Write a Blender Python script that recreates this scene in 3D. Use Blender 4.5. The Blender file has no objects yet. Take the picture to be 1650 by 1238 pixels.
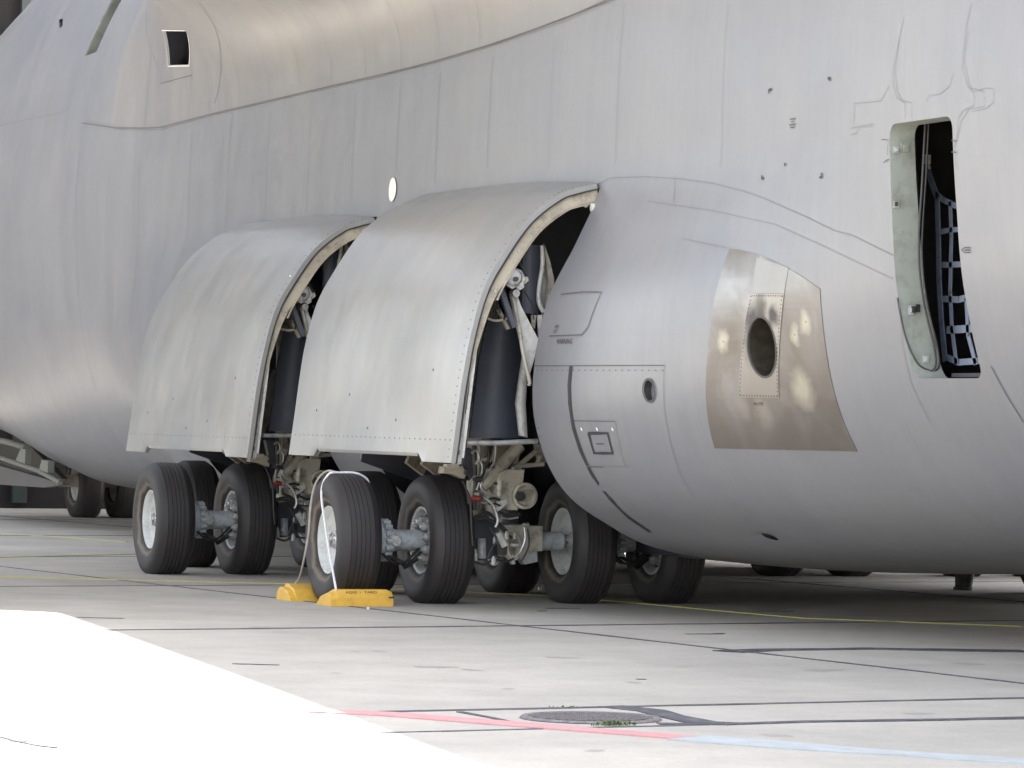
import bpy, bmesh, math, random
import numpy as np
from mathutils import Vector, Matrix
random.seed(7); rng = np.random.default_rng(5)
S_ = bpy.context.scene; COL = S_.collection
R = math.radians

# ------------------------------------------------------------------ camera
# world: +X towards the aircraft's nose, +Y to its left (port), Z up, metres
F = 6500.0; TH = R(20.2); RHO = R(1.0); PIT = math.atan(51 / 6500)
f0 = np.array([math.cos(TH), -math.sin(TH), 0.]); r0 = np.array([-math.sin(TH), -math.cos(TH), 0.]); zz = np.array([0, 0, 1.])
fw = f0 * math.cos(PIT) + zz * math.sin(PIT); u0 = np.cross(r0, fw)
rt = r0 * math.cos(RHO) + u0 * math.sin(RHO); up = np.cross(rt, fw)
CAM = np.array([-36.22, 16.96, 1.79])
cd = bpy.data.cameras.new('camera'); cam = bpy.data.objects.new('camera', cd); COL.objects.link(cam)
cd.sensor_width = 36; cd.lens = 36 * F / 1650; cd.clip_end = 1500; cd.clip_start = 0.5
cam.matrix_world = Matrix(((rt[0], up[0], -fw[0], CAM[0]), (rt[1], up[1], -fw[1], CAM[1]), (rt[2], up[2], -fw[2], CAM[2]), (0, 0, 0, 1)))
S_.camera = cam
# ------------------------------------------------------------------ light
SUN = Vector((-0.15, -0.56, 0.80)).normalized()          # towards the sun (starboard side)
w = bpy.data.worlds.new('World'); S_.world = w; w.use_nodes = True
nt = w.node_tree; bg = nt.nodes['Background']
sky = nt.nodes.new('ShaderNodeTexSky'); sky.sky_type = 'NISHITA'; sky.sun_disc = False
sky.sun_elevation = math.asin(SUN.z); sky.sun_rotation = math.atan2(SUN.x, SUN.y)
sky.air_density = 1.0; sky.dust_density = 2.0; sky.ozone_density = 1.0
hs = nt.nodes.new('ShaderNodeHueSaturation'); hs.inputs['Saturation'].default_value = .36; nt.links.new(sky.outputs[0], hs.inputs['Color']); nt.links.new(hs.outputs[0], bg.inputs[0]); bg.inputs[1].default_value = 0.105
sd = bpy.data.lights.new('sun', 'SUN'); sd.energy = 4.3; sd.angle = R(0.53); sd.color = (1, .955, .88)
so = bpy.data.objects.new('sun', sd); COL.objects.link(so)
so.rotation_euler = (-SUN).to_track_quat('-Z', 'Y').to_euler()
S_.view_settings.view_transform = 'Standard'; S_.view_settings.look = 'None'
S_.view_settings.exposure = 2.75; S_.view_settings.gamma = 1.0
S_.render.engine = 'CYCLES'; S_.cycles.max_bounces = 8; S_.cycles.diffuse_bounces = 6

# ------------------------------------------------------------------ measuring helpers
def ray(px, py): return fw + rt * (px - 825) / F - up * (py - 619) / F
def onX(px, py, x): k = ray(px, py); return CAM + k * (x - CAM[0]) / k[0]
def onY(px, py, y): k = ray(px, py); return CAM + k * (y - CAM[1]) / k[1]
def onZ(px, py, z=0): k = ray(px, py); return CAM + k * (z - CAM[2]) / k[2]

# ------------------------------------------------------------------ materials
def newmat(name):
    m = bpy.data.materials.new(name); m.use_nodes = True
    return m, m.node_tree, m.node_tree.nodes['Principled BSDF']
def mat(name, col, rough=.5, metal=0, var=.08, vscale=(2, 2, 2), bump=0, bscale=30, dirt=None, dirt_scale=4, dirt_amt=.3, spec=.5):
    m, t, b = newmat(name); N = t.nodes; L = t.links
    b.inputs['Roughness'].default_value = rough; b.inputs['Metallic'].default_value = metal
    b.inputs['Specular IOR Level'].default_value = spec
    tc = N.new('ShaderNodeTexCoord'); mp = N.new('ShaderNodeMapping'); mp.inputs['Scale'].default_value = vscale
    L.new(tc.outputs['Object'], mp.inputs['Vector'])
    no = N.new('ShaderNodeTexNoise'); no.inputs['Scale'].default_value = 1; no.inputs['Detail'].default_value = 6; no.inputs['Roughness'].default_value = .62
    L.new(mp.outputs[0], no.inputs['Vector'])
    cr = N.new('ShaderNodeValToRGB'); cr.color_ramp.elements[0].position = .3; cr.color_ramp.elements[1].position = .7
    c = Vector(col)
    cr.color_ramp.elements[0].color = (*(c * (1 - var)), 1); cr.color_ramp.elements[1].color = (*(c * (1 + var)), 1)
    L.new(no.outputs['Fac'], cr.inputs[0]); out = cr.outputs[0]
    if dirt is not None:
        n2 = N.new('ShaderNodeTexNoise'); n2.inputs['Scale'].default_value = dirt_scale; n2.inputs['Detail'].default_value = 8; n2.inputs['Roughness'].default_value = .7
        L.new(tc.outputs['Object'], n2.inputs['Vector'])
        r2 = N.new('ShaderNodeValToRGB'); r2.color_ramp.elements[0].position = .48; r2.color_ramp.elements[1].position = .72
        r2.color_ramp.elements[0].color = (0, 0, 0, 1); r2.color_ramp.elements[1].color = (dirt_amt,) * 3 + (1,)
        L.new(n2.outputs['Fac'], r2.inputs[0])
        mx = N.new('ShaderNodeMix'); mx.data_type = 'RGBA'; L.new(r2.outputs[0], mx.inputs[0]); L.new(out, mx.inputs[6]); mx.inputs[7].default_value = (*dirt, 1)
        out = mx.outputs[2]
    L.new(out, b.inputs['Base Color'])
    if bump:
        n3 = N.new('ShaderNodeTexNoise'); n3.inputs['Scale'].default_value = bscale; n3.inputs['Detail'].default_value = 4
        L.new(tc.outputs['Object'], n3.inputs['Vector'])
        bp = N.new('ShaderNodeBump'); bp.inputs['Strength'].default_value = bump; bp.inputs['Distance'].default_value = .02
        L.new(n3.outputs['Fac'], bp.inputs['Height']); L.new(bp.outputs[0], b.inputs['Normal'])
    return m

def skin_mat(name, c1, c2, rough=.36, warm=.25, metal=0, bumpk=.3):
    """painted aluminium skin: patchy panels, vertical streaks, slight oil-canning"""
    m, t, b = newmat(name); N = t.nodes; L = t.links
    tc = N.new('ShaderNodeTexCoord')
    def noise(scale, det=5, rg=.6):
        mp = N.new('ShaderNodeMapping'); mp.inputs['Scale'].default_value = scale
        L.new(tc.outputs['Object'], mp.inputs[0])
        n = N.new('ShaderNodeTexNoise'); n.inputs['Scale'].default_value = 1; n.inputs['Detail'].default_value = det; n.inputs['Roughness'].default_value = rg
        L.new(mp.outputs[0], n.inputs['Vector']); return n.outputs['Fac']
    def ramp(src, a, bb, lo, hi):
        r = N.new('ShaderNodeMapRange'); r.inputs[1].default_value = a; r.inputs[2].default_value = bb; r.inputs[3].default_value = lo; r.inputs[4].default_value = hi
        L.new(src, r.inputs[0]); return r.outputs[0]
    big = ramp(noise((.45, .45, .45), 3), .35, .65, 0, 1)
    mx = N.new('ShaderNodeMix'); mx.data_type = 'RGBA'; L.new(big, mx.inputs[0]); mx.inputs[6].default_value = (*c1, 1); mx.inputs[7].default_value = (*c2, 1)
    st = ramp(noise((5.5, .5, .35), 6, .7), .3, .7, .96, 1.03)
    st2 = ramp(noise((16, 2, .8), 4, .7), .3, .7, .975, 1.02)
    fine = ramp(noise((9, 9, 9), 8, .75), .3, .75, 1.03, .95)
    # square skin panels, each a slightly different tone
    vo = N.new('ShaderNodeTexBrick'); vo.offset = .5; vo.inputs['Scale'].default_value = 1
    vo.inputs['Color1'].default_value = (.985, .985, .985, 1); vo.inputs['Color2'].default_value = (1.01, 1.01, 1.01, 1); vo.inputs['Mortar'].default_value = (.97, .97, .97, 1)
    vo.inputs['Mortar Size'].default_value = .006; vo.inputs['Brick Width'].default_value = 1.7; vo.inputs['Row Height'].default_value = 1.25
    mp = N.new('ShaderNodeSeparateXYZ'); L.new(tc.outputs['Object'], mp.inputs[0]); cb = N.new('ShaderNodeCombineXYZ'); L.new(mp.outputs[0], cb.inputs[0]); L.new(mp.outputs[2], cb.inputs[1])
    L.new(cb.outputs[0], vo.inputs['Vector'])
    cur = mx.outputs[2]
    for s in (st, st2, fine):
        q = N.new('ShaderNodeVectorMath'); q.operation = 'SCALE'; L.new(cur, q.inputs[0]); L.new(s, q.inputs[3]); cur = q.outputs[0]
    q = N.new('ShaderNodeVectorMath'); q.operation = 'MULTIPLY'; L.new(cur, q.inputs[0]); L.new(vo.outputs[0], q.inputs[1]); cur = q.outputs[0]
    # warm grime
    gr = ramp(noise((1.3, 1.3, .6), 8, .7), .5, .75, 0, warm)
    m2 = N.new('ShaderNodeMix'); m2.data_type = 'RGBA'; L.new(gr, m2.inputs[0]); L.new(cur, m2.inputs[6]); m2.inputs[7].default_value = (.30, .255, .20, 1)
    L.new(m2.outputs[2], b.inputs['Base Color'])
    L.new(ramp(noise((2.2, 2.2, 1.2), 6, .7), .3, .7, rough - .03, rough + .07), b.inputs['Roughness'])
    bp = N.new('ShaderNodeBump'); bp.inputs['Strength'].default_value = bumpk; bp.inputs['Distance'].default_value = .010
    L.new(noise((1.9, 1.2, 1.3), 2, .4), bp.inputs['Height']); L.new(bp.outputs[0], b.inputs['Normal'])
    b.inputs['Specular IOR Level'].default_value = .6; b.inputs['Metallic'].default_value = metal
    return m

M = {}
M['skin'] = skin_mat('fuselage paint', (.184, .189, .207), (.209, .209, .220), .35, .15, 0, .15)
M['door'] = skin_mat('gear door paint', (.33, .333, .337), (.41, .395, .37), .31, .15, .40, .12)
M['fair'] = skin_mat('fairing paint', (.197, .194, .200), (.226, .217, .213), .36, .2, 0, .15)
M['seam'] = mat('dark seam sealant', (.085, .085, .09), .7)  # dark sealant colour, also used for seals and small marks
M['seamf'] = mat('faint seam', (.178, .182, .190), .6)
M['black'] = mat('black marking', (.03, .03, .035), .6)
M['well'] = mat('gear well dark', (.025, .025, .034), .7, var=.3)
M['navy'] = mat('bulkhead blue grey', (.07, .077, .10), .5, var=.15, vscale=(3, 3, 3), dirt=(.05, .05, .05))
M['primer'] = mat('primer beige', (.42, .38, .30), .5, var=.1, vscale=(6, 6, 6), dirt=(.12, .09, .06), dirt_scale=9, dirt_amt=.7)
M['cream'] = mat('gear paint cream', (.50, .47, .39), .42, var=.12, vscale=(5, 5, 5), dirt=(.10, .075, .05), dirt_scale=8, dirt_amt=.85)
M['white'] = mat('white gear paint', (.70, .70, .67), .38, var=.05, vscale=(6, 6, 6), dirt=(.25, .2, .15), dirt_scale=10, dirt_amt=.6)
M['rim'] = mat('wheel paint', (.62, .63, .61), .4, var=.06, vscale=(5, 5, 5), dirt=(.22, .2, .18), dirt_scale=9, dirt_amt=.6)
M['axle'] = mat('axle grey', (.46, .49, .51), .4, var=.08, vscale=(7, 7, 7), dirt=(.1, .09, .08), dirt_scale=12, dirt_amt=.7)
M['steel'] = mat('bare steel', (.52, .52, .51), .36, .55, var=.2, vscale=(9, 9, 9), dirt=(.08, .07, .06), dirt_scale=14, dirt_amt=.7)
M['dark'] = mat('dark hardware', (.04, .038, .036), .5, var=.3, vscale=(8, 8, 8))
M['hose'] = mat('rubber hose', (.025, .024, .023), .55, var=.3)
M['green'] = mat('zinc primer green', (.36, .385, .345), .5, var=.1, vscale=(3, 3, 1.5), dirt=(.13, .13, .10), dirt_scale=6, dirt_amt=.5)
M['greend'] = mat('dirty green primer', (.16, .165, .14), .55, dirt=(.05, .05, .04), dirt_scale=8, dirt_amt=.6)
M['strap'] = mat('net webbing', (.19, .225, .29), .8, var=.15, vscale=(12, 12, 12))
M['yellow'] = mat('chock yellow', (.74, .43, .06), .45, var=.06, vscale=(8, 8, 8), dirt=(.3, .2, .06), dirt_scale=14, dirt_amt=.5, bump=.15, bscale=60)
M['rope'] = mat('rope fibre', (.72, .72, .74), .8, var=.12, vscale=(40, 40, 40))
M['ropeold'] = mat('weathered rope', (.36, .33, .29), .85, var=.2, vscale=(40, 40, 40))
M['patch'] = mat('white disc paint', (.75, .74, .68), .5, var=.03)
M['redpipe'] = mat('red line', (.35, .06, .04), .5)
M['brown'] = mat('hangar dark', (.010, .007, .006), .8, var=.3)
M['hgreen'] = mat('hangar beam', (.022, .03, .028), .7)

def rubber():
    m, t, b = newmat('tyre rubber'); N = t.nodes; L = t.links
    tc = N.new('ShaderNodeTexCoord'); sp = N.new('ShaderNodeSeparateXYZ'); L.new(tc.outputs['Object'], sp.inputs[0])
    # radius in object space (x,z), dusty brown shoulder next to the bead
    ln = N.new('ShaderNodeCombineXYZ'); L.new(sp.outputs[0], ln.inputs[0]); L.new(sp.outputs[2], ln.inputs[2])
    le = N.new('ShaderNodeVectorMath'); le.operation = 'LENGTH'; L.new(ln.outputs[0], le.inputs[0])
    n = N.new('ShaderNodeTexNoise'); n.inputs['Scale'].default_value = 5; n.inputs['Detail'].default_value = 8; L.new(tc.outputs['Object'], n.inputs['Vector'])
    ad = N.new('ShaderNodeMath'); ad.operation = 'MULTIPLY_ADD'; ad.inputs[1].default_value = .12; L.new(n.outputs['Fac'], ad.inputs[0]); L.new(le.outputs['Value'], ad.inputs[2])
    cr = N.new('ShaderNodeValToRGB'); e = cr.color_ramp.elements
    e[0].position = .36; e[0].color = (.026, .023, .022, 1); e[1].position = .70; e[1].color = (.030, .026, .027, 1)
    for p, c in ((.405, (.03, .026, .024)), (.44, (.17, .135, .10)), (.475, (.035, .029, .026)), (.53, (.024, .021, .021))):
        k = e.new(p); k.color = (*c, 1)
    L.new(ad.outputs[0], cr.inputs[0]); L.new(cr.outputs[0], b.inputs['Base Color'])
    b.inputs['Roughness'].default_value = .62
    n3 = N.new('ShaderNodeTexNoise'); n3.inputs['Scale'].default_value = 40; L.new(tc.outputs['Object'], n3.inputs['Vector'])
    bp = N.new('ShaderNodeBump'); bp.inputs['Strength'].default_value = .15; bp.inputs['Distance'].default_value = .01; L.new(n3.outputs['Fac'], bp.inputs['Height']); L.new(bp.outputs[0], b.inputs['Normal'])
    return m
M['tyre'] = rubber()

def heat_metal(name, spots, metal=.5):
    m, t, b = newmat(name); N = t.nodes; L = t.links
    tc = N.new('ShaderNodeTexCoord')
    def noise(sc, det=6, dist=0):
        mp = N.new('ShaderNodeMapping'); mp.inputs['Scale'].default_value = sc; L.new(tc.outputs['Object'], mp.inputs[0])
        n = N.new('ShaderNodeTexNoise'); n.inputs['Scale'].default_value = 1; n.inputs['Detail'].default_value = det; n.inputs['Distortion'].default_value = dist; L.new(mp.outputs[0], n.inputs[0]); return n.outputs['Fac']
    cr = N.new('ShaderNodeValToRGB'); e = cr.color_ramp.elements
    e[0].position = .3; e[0].color = (.15, .13, .11, 1); e[1].position = .66; e[1].color = (.32, .32, .32, 1); k = e.new(.5); k.color = (.215, .205, .195, 1)
    L.new(noise((1.6, 1.6, 1.6), 5, .8), cr.inputs[0])
    sp = N.new('ShaderNodeSeparateXYZ'); L.new(tc.outputs['Object'], sp.inputs[0])
    mr = N.new('ShaderNodeMapRange'); mr.inputs[1].default_value = 2.9; mr.inputs[2].default_value = 1.5; L.new(sp.outputs[2], mr.inputs[0])
    mm = N.new('ShaderNodeMath'); mm.operation = 'MULTIPLY'; mm.inputs[1].default_value = .75; L.new(mr.outputs[0], mm.inputs[0])
    mx = N.new('ShaderNodeMix'); mx.data_type = 'RGBA'; L.new(mm.outputs[0], mx.inputs[0]); L.new(cr.outputs[0], mx.inputs[6]); mx.inputs[7].default_value = (.145, .12, .10, 1)
    cur = mx.outputs[2]
    cxz = N.new('ShaderNodeCombineXYZ'); L.new(sp.outputs[0], cxz.inputs[0]); L.new(sp.outputs[2], cxz.inputs[2])
    wn = N.new('ShaderNodeTexNoise'); wn.inputs['Scale'].default_value = 9; L.new(tc.outputs['Object'], wn.inputs[0])
    wq = N.new('ShaderNodeVectorMath'); wq.operation = 'MULTIPLY_ADD'; wq.inputs[1].default_value = (.12, 0, .12); L.new(wn.outputs['Color'], wq.inputs[0]); L.new(cxz.outputs[0], wq.inputs[2])
    for (u_, z_, r_, c_, k_, sz) in spots:
        ds = N.new('ShaderNodeVectorMath'); ds.operation = 'MULTIPLY_ADD'; ds.inputs[1].default_value = (1, 0, sz); ds.inputs[2].default_value = (-u_ - .06, 0, (-z_ - .06) * sz); L.new(wq.outputs[0], ds.inputs[0])
        le = N.new('ShaderNodeVectorMath'); le.operation = 'LENGTH'; L.new(ds.outputs[0], le.inputs[0])
        mr2 = N.new('ShaderNodeMapRange'); mr2.inputs[1].default_value = r_ * 1.15; mr2.inputs[2].default_value = r_ * .35; mr2.inputs[3].default_value = 0; mr2.inputs[4].default_value = k_; L.new(le.outputs['Value'], mr2.inputs[0])
        mq = N.new('ShaderNodeMix'); mq.data_type = 'RGBA'; L.new(mr2.outputs[0], mq.inputs[0]); L.new(cur, mq.inputs[6]); mq.inputs[7].default_value = (*c_, 1); cur = mq.outputs[2]
    L.new(cur, b.inputs['Base Color']); b.inputs['Metallic'].default_value = metal
    r = N.new('ShaderNodeMapRange'); r.inputs[3].default_value = .3; r.inputs[4].default_value = .55; L.new(noise((1.2, 1.2, 40), 4), r.inputs[0]); L.new(r.outputs[0], b.inputs['Roughness'])
    bp = N.new('ShaderNodeBump'); bp.inputs['Strength'].default_value = .25; bp.inputs['Distance'].default_value = .01; L.new(noise((3, 3, 3), 3), bp.inputs['Height']); L.new(bp.outputs[0], b.inputs['Normal'])
    return m
M['shiny'] = mat('polished worn spot', (.62, .58, .47), .45, .3, var=.2, vscale=(30, 30, 30))

def concrete():
    m, t, b = newmat('concrete'); N = t.nodes; L = t.links
    tc = N.new('ShaderNodeTexCoord')
    def noise(sc, det=8, rg=.65):
        n = N.new('ShaderNodeTexNoise'); n.inputs['Scale'].default_value = sc; n.inputs['Detail'].default_value = det; n.inputs['Roughness'].default_value = rg; L.new(geo.outputs['Position'], n.inputs['Vector']); return n.outputs['Fac']
    geo = N.new('ShaderNodeNewGeometry')
    def ramp(src, a, bb, lo, hi):
        r = N.new('ShaderNodeMapRange'); r.inputs[1].default_value = a; r.inputs[2].default_value = bb; r.inputs[3].default_value = lo; r.inputs[4].default_value = hi
        L.new(src, r.inputs[0]); return r.outputs[0]
    mx = N.new('ShaderNodeMix'); mx.data_type = 'RGBA'; L.new(ramp(noise(.25, 5), .35, .65, 0, 1), mx.inputs[0]); mx.inputs[6].default_value = (.425, .395, .350, 1); mx.inputs[7].default_value = (.50, .462, .405, 1)
    cur = mx.outputs[2]
    oi = N.new('ShaderNodeObjectInfo')
    for s in (ramp(noise(.6, 4), .3, .7, .88, 1.08), ramp(noise(1.7), .3, .7, .92, 1.06), ramp(noise(22, 4, .8), .25, .75, .88, 1.1), ramp(noise(120, 2), .3, .7, .93, 1.06), ramp(oi.outputs['Random'], 0, 1, .97, 1.03)):
        q = N.new('ShaderNodeVectorMath'); q.operation = 'SCALE'; L.new(cur, q.inputs[0]); L.new(s, q.inputs[3]); cur = q.outputs[0]
    st0 = ramp(noise(7, 9, .8), .62, .70, 0, .28)
    m0 = N.new('ShaderNodeMix'); m0.data_type = 'RGBA'; L.new(st0, m0.inputs[0]); L.new(cur, m0.inputs[6]); m0.inputs[7].default_value = (.17, .16, .15, 1); cur = m0.outputs[2]
    st = ramp(noise(.9, 9, .8), .61, .72, 0, .38)
    m2 = N.new('ShaderNodeMix'); m2.data_type = 'RGBA'; L.new(st, m2.inputs[0]); L.new(cur, m2.inputs[6]); m2.inputs[7].default_value = (.16, .15, .14, 1)
    L.new(m2.outputs[2], b.inputs['Base Color']); b.inputs['Roughness'].default_value = .82; b.inputs['Specular IOR Level'].default_value = .3
    bp = N.new('ShaderNodeBump'); bp.inputs['Strength'].default_value = .35; bp.inputs['Distance'].default_value = .01; L.new(noise(45, 5), bp.inputs['Height']); L.new(bp.outputs[0], b.inputs['Normal'])
    return m
M['concrete'] = concrete()
M['tar'] = mat('joint sealant', (.06, .06, .075), .6, var=.3, vscale=(5, 5, 5), dirt=(.25, .24, .22), dirt_scale=7, dirt_amt=.6)
def paint(name, col, amt):      # worn line paint: lets the concrete tone through
    return mat(name, col, .7, var=.12, vscale=(6, 6, 6), dirt=(.37, .355, .335), dirt_scale=5, dirt_amt=amt)
M['yl'] = paint('worn yellow paint', (.47, .43, .14), .7)
M['red'] = paint('worn red paint', (.58, .27, .27), .65)
M['blue'] = paint('worn pale blue paint', (.42, .45, .46), .85)
M['iron'] = mat('cast iron', (.20, .18, .185), .6, .3, var=.25, vscale=(20, 20, 20), dirt=(.28, .25, .22), dirt_scale=20, dirt_amt=.6)
M['weed'] = mat('weed green', (.10, .14, .05), .7, var=.3, vscale=(20, 20, 20))

# ------------------------------------------------------------------ mesh helpers
def mesh_obj(name, V, Fc, m, parent=None, smooth=True, sharp=35, mats=None, mi=None):
    me = bpy.data.meshes.new(name); me.from_pydata([tuple(map(float, v)) for v in V], [], [tuple(f) for f in Fc])
    for k in (mats or [m]): me.materials.append(k)
    if mi: me.polygons.foreach_set('material_index', mi)
    finish(me, smooth, sharp)
    o = bpy.data.objects.new(name, me); COL.objects.link(o)
    if parent: o.parent = parent
    return o
def finish(me, smooth=True, sharp=35):
    bm = bmesh.new(); bm.from_mesh(me); bmesh.ops.recalc_face_normals(bm, faces=bm.faces)
    for f in bm.faces: f.smooth = smooth
    if smooth:
        for e in bm.edges:
            e.smooth = not (len(e.link_faces) != 2 or e.calc_face_angle(3.14) > R(sharp))
    bm.to_mesh(me); bm.free(); me.update()
class MB:
    def __init__(s): s.V = []; s.F = []; s.mi = []; s.cur = 0
    def add(s, V, Fc):
        o = len(s.V); s.V += [tuple(map(float, v)) for v in V]; s.F += [tuple(i + o for i in f) for f in Fc]; s.mi += [s.cur] * len(Fc)
    def box(s, c, d, rot=None):
        c = Vector(c); q = []
        for x in (-.5, .5):
            for y in (-.5, .5):
                for z in (-.5, .5):
                    v = Vector((x * d[0], y * d[1], z * d[2]))
                    if rot is not None: v = rot @ v
                    q.append(c + v)
        s.add(q, [(0, 1, 3, 2), (4, 6, 7, 5), (0, 4, 5, 1), (2, 3, 7, 6), (0, 2, 6, 4), (1, 5, 7, 3)])
    def bar(s, a, b, wd, th):       # rectangular bar from a to b
        a = Vector(a); b = Vector(b); d = b - a
        s.box((a + b) / 2, (wd, th, d.length), d.to_track_quat('Z', 'X').to_matrix())
    def tube(s, P, r, n=10, caps=True, spline=True):
        P = [Vector(p) for p in P]
        rr = r if isinstance(r, (list, tuple)) else [r] * len(P)
        if spline and len(P) > 2:
            Q = []; q2 = []
            for i in range(len(P) - 1):
                a = P[max(i - 1, 0)]; b = P[i]; c = P[i + 1]; d = P[min(i + 2, len(P) - 1)]
                for k in range(5):
                    t = k / 5
                    Q.append(.5 * ((2 * b) + (c - a) * t + (2 * a - 5 * b + 4 * c - d) * t * t + (3 * b - a - 3 * c + d) * t ** 3)); q2.append(rr[i] * (1 - t) + rr[i + 1] * t)
            Q.append(P[-1]); q2.append(rr[-1]); P, rr = Q, q2
        V = []; Fc = []; nrm = None
        for i, p in enumerate(P):
            t = (P[min(i + 1, len(P) - 1)] - P[max(i - 1, 0)]).normalized()
            if nrm is None: nrm = t.orthogonal().normalized()
            nrm = (nrm - t * nrm.dot(t)).normalized(); bn = t.cross(nrm)
            for k in range(n):
                a = 2 * math.pi * k / n; V.append(p + (nrm * math.cos(a) + bn * math.sin(a)) * rr[i])
        for i in range(len(P) - 1):
            for k in range(n): Fc.append((i * n + k, i * n + (k + 1) % n, (i + 1) * n + (k + 1) % n, (i + 1) * n + k))
        if caps: Fc += [tuple(range(n))[::-1], tuple(range((len(P) - 1) * n, len(P) * n))]
        s.add(V, Fc)
    def lathe(s, c, prof, n=40, axis='Y', closed=False):  # prof: (axial, radius)
        c = Vector(c); V = []; Fc = []; m_ = len(prof)
        for k in range(n):
            a = 2 * math.pi * k / n; ca, sa = math.cos(a), math.sin(a)
            for (x, r) in prof:
                V.append(c + (Vector((r * ca, x, r * sa)) if axis == 'Y' else Vector((x, r * ca, r * sa)) if axis == 'X' else Vector((r * ca, r * sa, x))))
        for k in range(n):
            k2 = (k + 1) % n
            for j in range(m_ - (0 if closed else 1)):
                j2 = (j + 1) % m_; Fc.append((k * m_ + j, k * m_ + j2, k2 * m_ + j2, k2 * m_ + j))
        s.add(V, Fc)
    def prism(s, pts, off):   # polygon pts (3D) extruded by vector off
        n = len(pts); off = Vector(off); V = [Vector(p) for p in pts]; V += [v + off for v in V]
        s.add(V, [tuple(range(n)), tuple(range(n, 2 * n))[::-1]] + [(i, (i + 1) % n, n + (i + 1) % n, n + i) for i in range(n)])
    def build(s, name, m, parent=None, smooth=True, sharp=35, mats=None):
        return mesh_obj(name, s.V, s.F, m, parent, smooth, sharp, mats, s.mi if mats else None)
def empty(name, loc=(0, 0, 0)):
    o = bpy.data.objects.new(name, None); COL.objects.link(o); o.location = loc; o.empty_display_size = .3; return o
def tag(o, label=None, cat=None, group=None, kind=None):
    if label: o['label'] = label
    if cat: o['category'] = cat
    if group: o['group'] = group
    if kind: o['kind'] = kind
    return o
def copy_tree(o, parent=None, kids=None):
    c = o.copy(); COL.objects.link(c); c.parent = parent
    for ch in [x for x in o.children]: copy_tree(ch, c)
    return c

# ------------------------------------------------------------------ body surface
BASE = [(0, 9.35), (.8, 9.28), (1.6, 9.0), (2.3, 8.5), (2.9, 7.7), (3.3, 6.8), (3.5, 6.0), (3.6, 5.2), (3.63, 4.5), (3.61, 3.9), (3.57, 3.4), (3.50, 2.8), (3.32, 2.1), (3.08, 1.6), (2.72, 1.15), (2.25, .85), (1.65, .69), (.8, .62), (0, .6)]
POD = [(0, 9.35), (.8, 9.28), (1.6, 9.0), (2.3, 8.5), (2.9, 7.7), (3.3, 6.8), (3.5, 6.0), (3.6, 5.2), (3.63, 4.5), (3.66, 3.9), (3.87, 3.4), (4.17, 2.8), (4.29, 2.1), (4.23, 1.6), (4.0, 1.15), (3.6, .85), (2.95, .58), (1.6, .43), (0, .41)]
def dens(T, k=7):
    T = np.array(T, float); n = len(T); out = []
    for i in range(n - 1):
        a = T[max(i - 1, 0)].copy(); b = T[i]; c = T[i + 1]; d = T[min(i + 2, n - 1)].copy()
        if i == 0: a = np.array([-c[0], c[1]])
        if i == n - 2: d = np.array([-b[0], b[1]])
        for j in range(k):
            t = j / k; out.append(.5 * ((2 * b) + (c - a) * t + (2 * a - 5 * b + 4 * c - d) * t * t + (3 * b - a - 3 * c + d) * t ** 3))
    out.append(T[-1]); return np.array(out)
BD, PD = dens(BASE), dens(POD)
def sm(x, a, b):
    t = min(1, max(0, (x - a) / (b - a))); return t * t * (3 - 2 * t)
def gpod(u): return sm(u, -9.2, -1.9) * (1 - sm(u, 9.5, 16.5))
def profile(u):
    g = gpod(u); P = BD * (1 - g) + PD * g
    zb = P[-1, 1]
    nz = zb + float(np.interp(u, [9, 15, 22, 23.5, 25.3, 27.9], [0, -.06, -.06, .12, .46, .80])) + (max(0, -u - 13) ** 2 * .012 if u < -13 else 0) + (sm(-u, 3, 11) * .11)
    z = P[:, 1].copy(); T_ = 3.3; lo = z < T_
    sq = (T_ - z[lo]) / (T_ - zb); z[lo] = z[lo] + (nz - zb) * sq ** 2
    hi = z > 6
    z[hi] = 6 + (z[hi] - 6) * (1 + max(0, min(.95, (-u - 1) * .054)))  # unseen crown raised towards the tail to set the ground shadow's edge
    Y = P[:, 0].copy()
    for i in range(len(Y)):
        a = max(0, u - 22.6 - max(0, 8.0 - z[i]) * 2.0)
        Y[i] *= max(.05, 1 - (a / 9.5) ** 2)
    return np.column_stack([Y, z])
def zs(u): return float(np.interp(u, [-16, -10, -6, -2.3, .7, 4.15, 10.5, 13.1, 15.6, 18.3, 22], [6.4, 6.15, 5.85, 5.57, 5.42, 5.35, 5.36, 5.33, 5.49, 5.81, 6.4]))
def fillet(u, z):
    d = max(0, z - zs(u)); return .016 - .040 * sm(u, 14.5, 17.5) + (.42 * d * d + .16 * d ** 3) * (1 - sm(u, 7.5, 16)) * sm(u, -3.5, -.5)
_c = {}
def Sf(u, z, fair=False):
    P = profile(u); y = float(np.interp(-z, -P[:, 1], P[:, 0]))
    if fair and z > zs(u): y += max(0, fillet(u, z))
    return y
def hit(px, py, fair=False, off=0):
    k = ray(px, py); t0, t1 = 18., 66.
    f = lambda t: (CAM + k * t)[1] - Sf((CAM + k * t)[0], (CAM + k * t)[2], fair) - off
    t = t0; st = .25; last = t0
    while t < 75:
        if f(t) < 0: break
        last = t; t += st
    a, b = last, t
    for _ in range(22):
        m_ = (a + b) / 2
        if f(m_) < 0: b = m_
        else: a = m_
    p = CAM + k * a; return float(p[0]), float(p[2])
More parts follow.
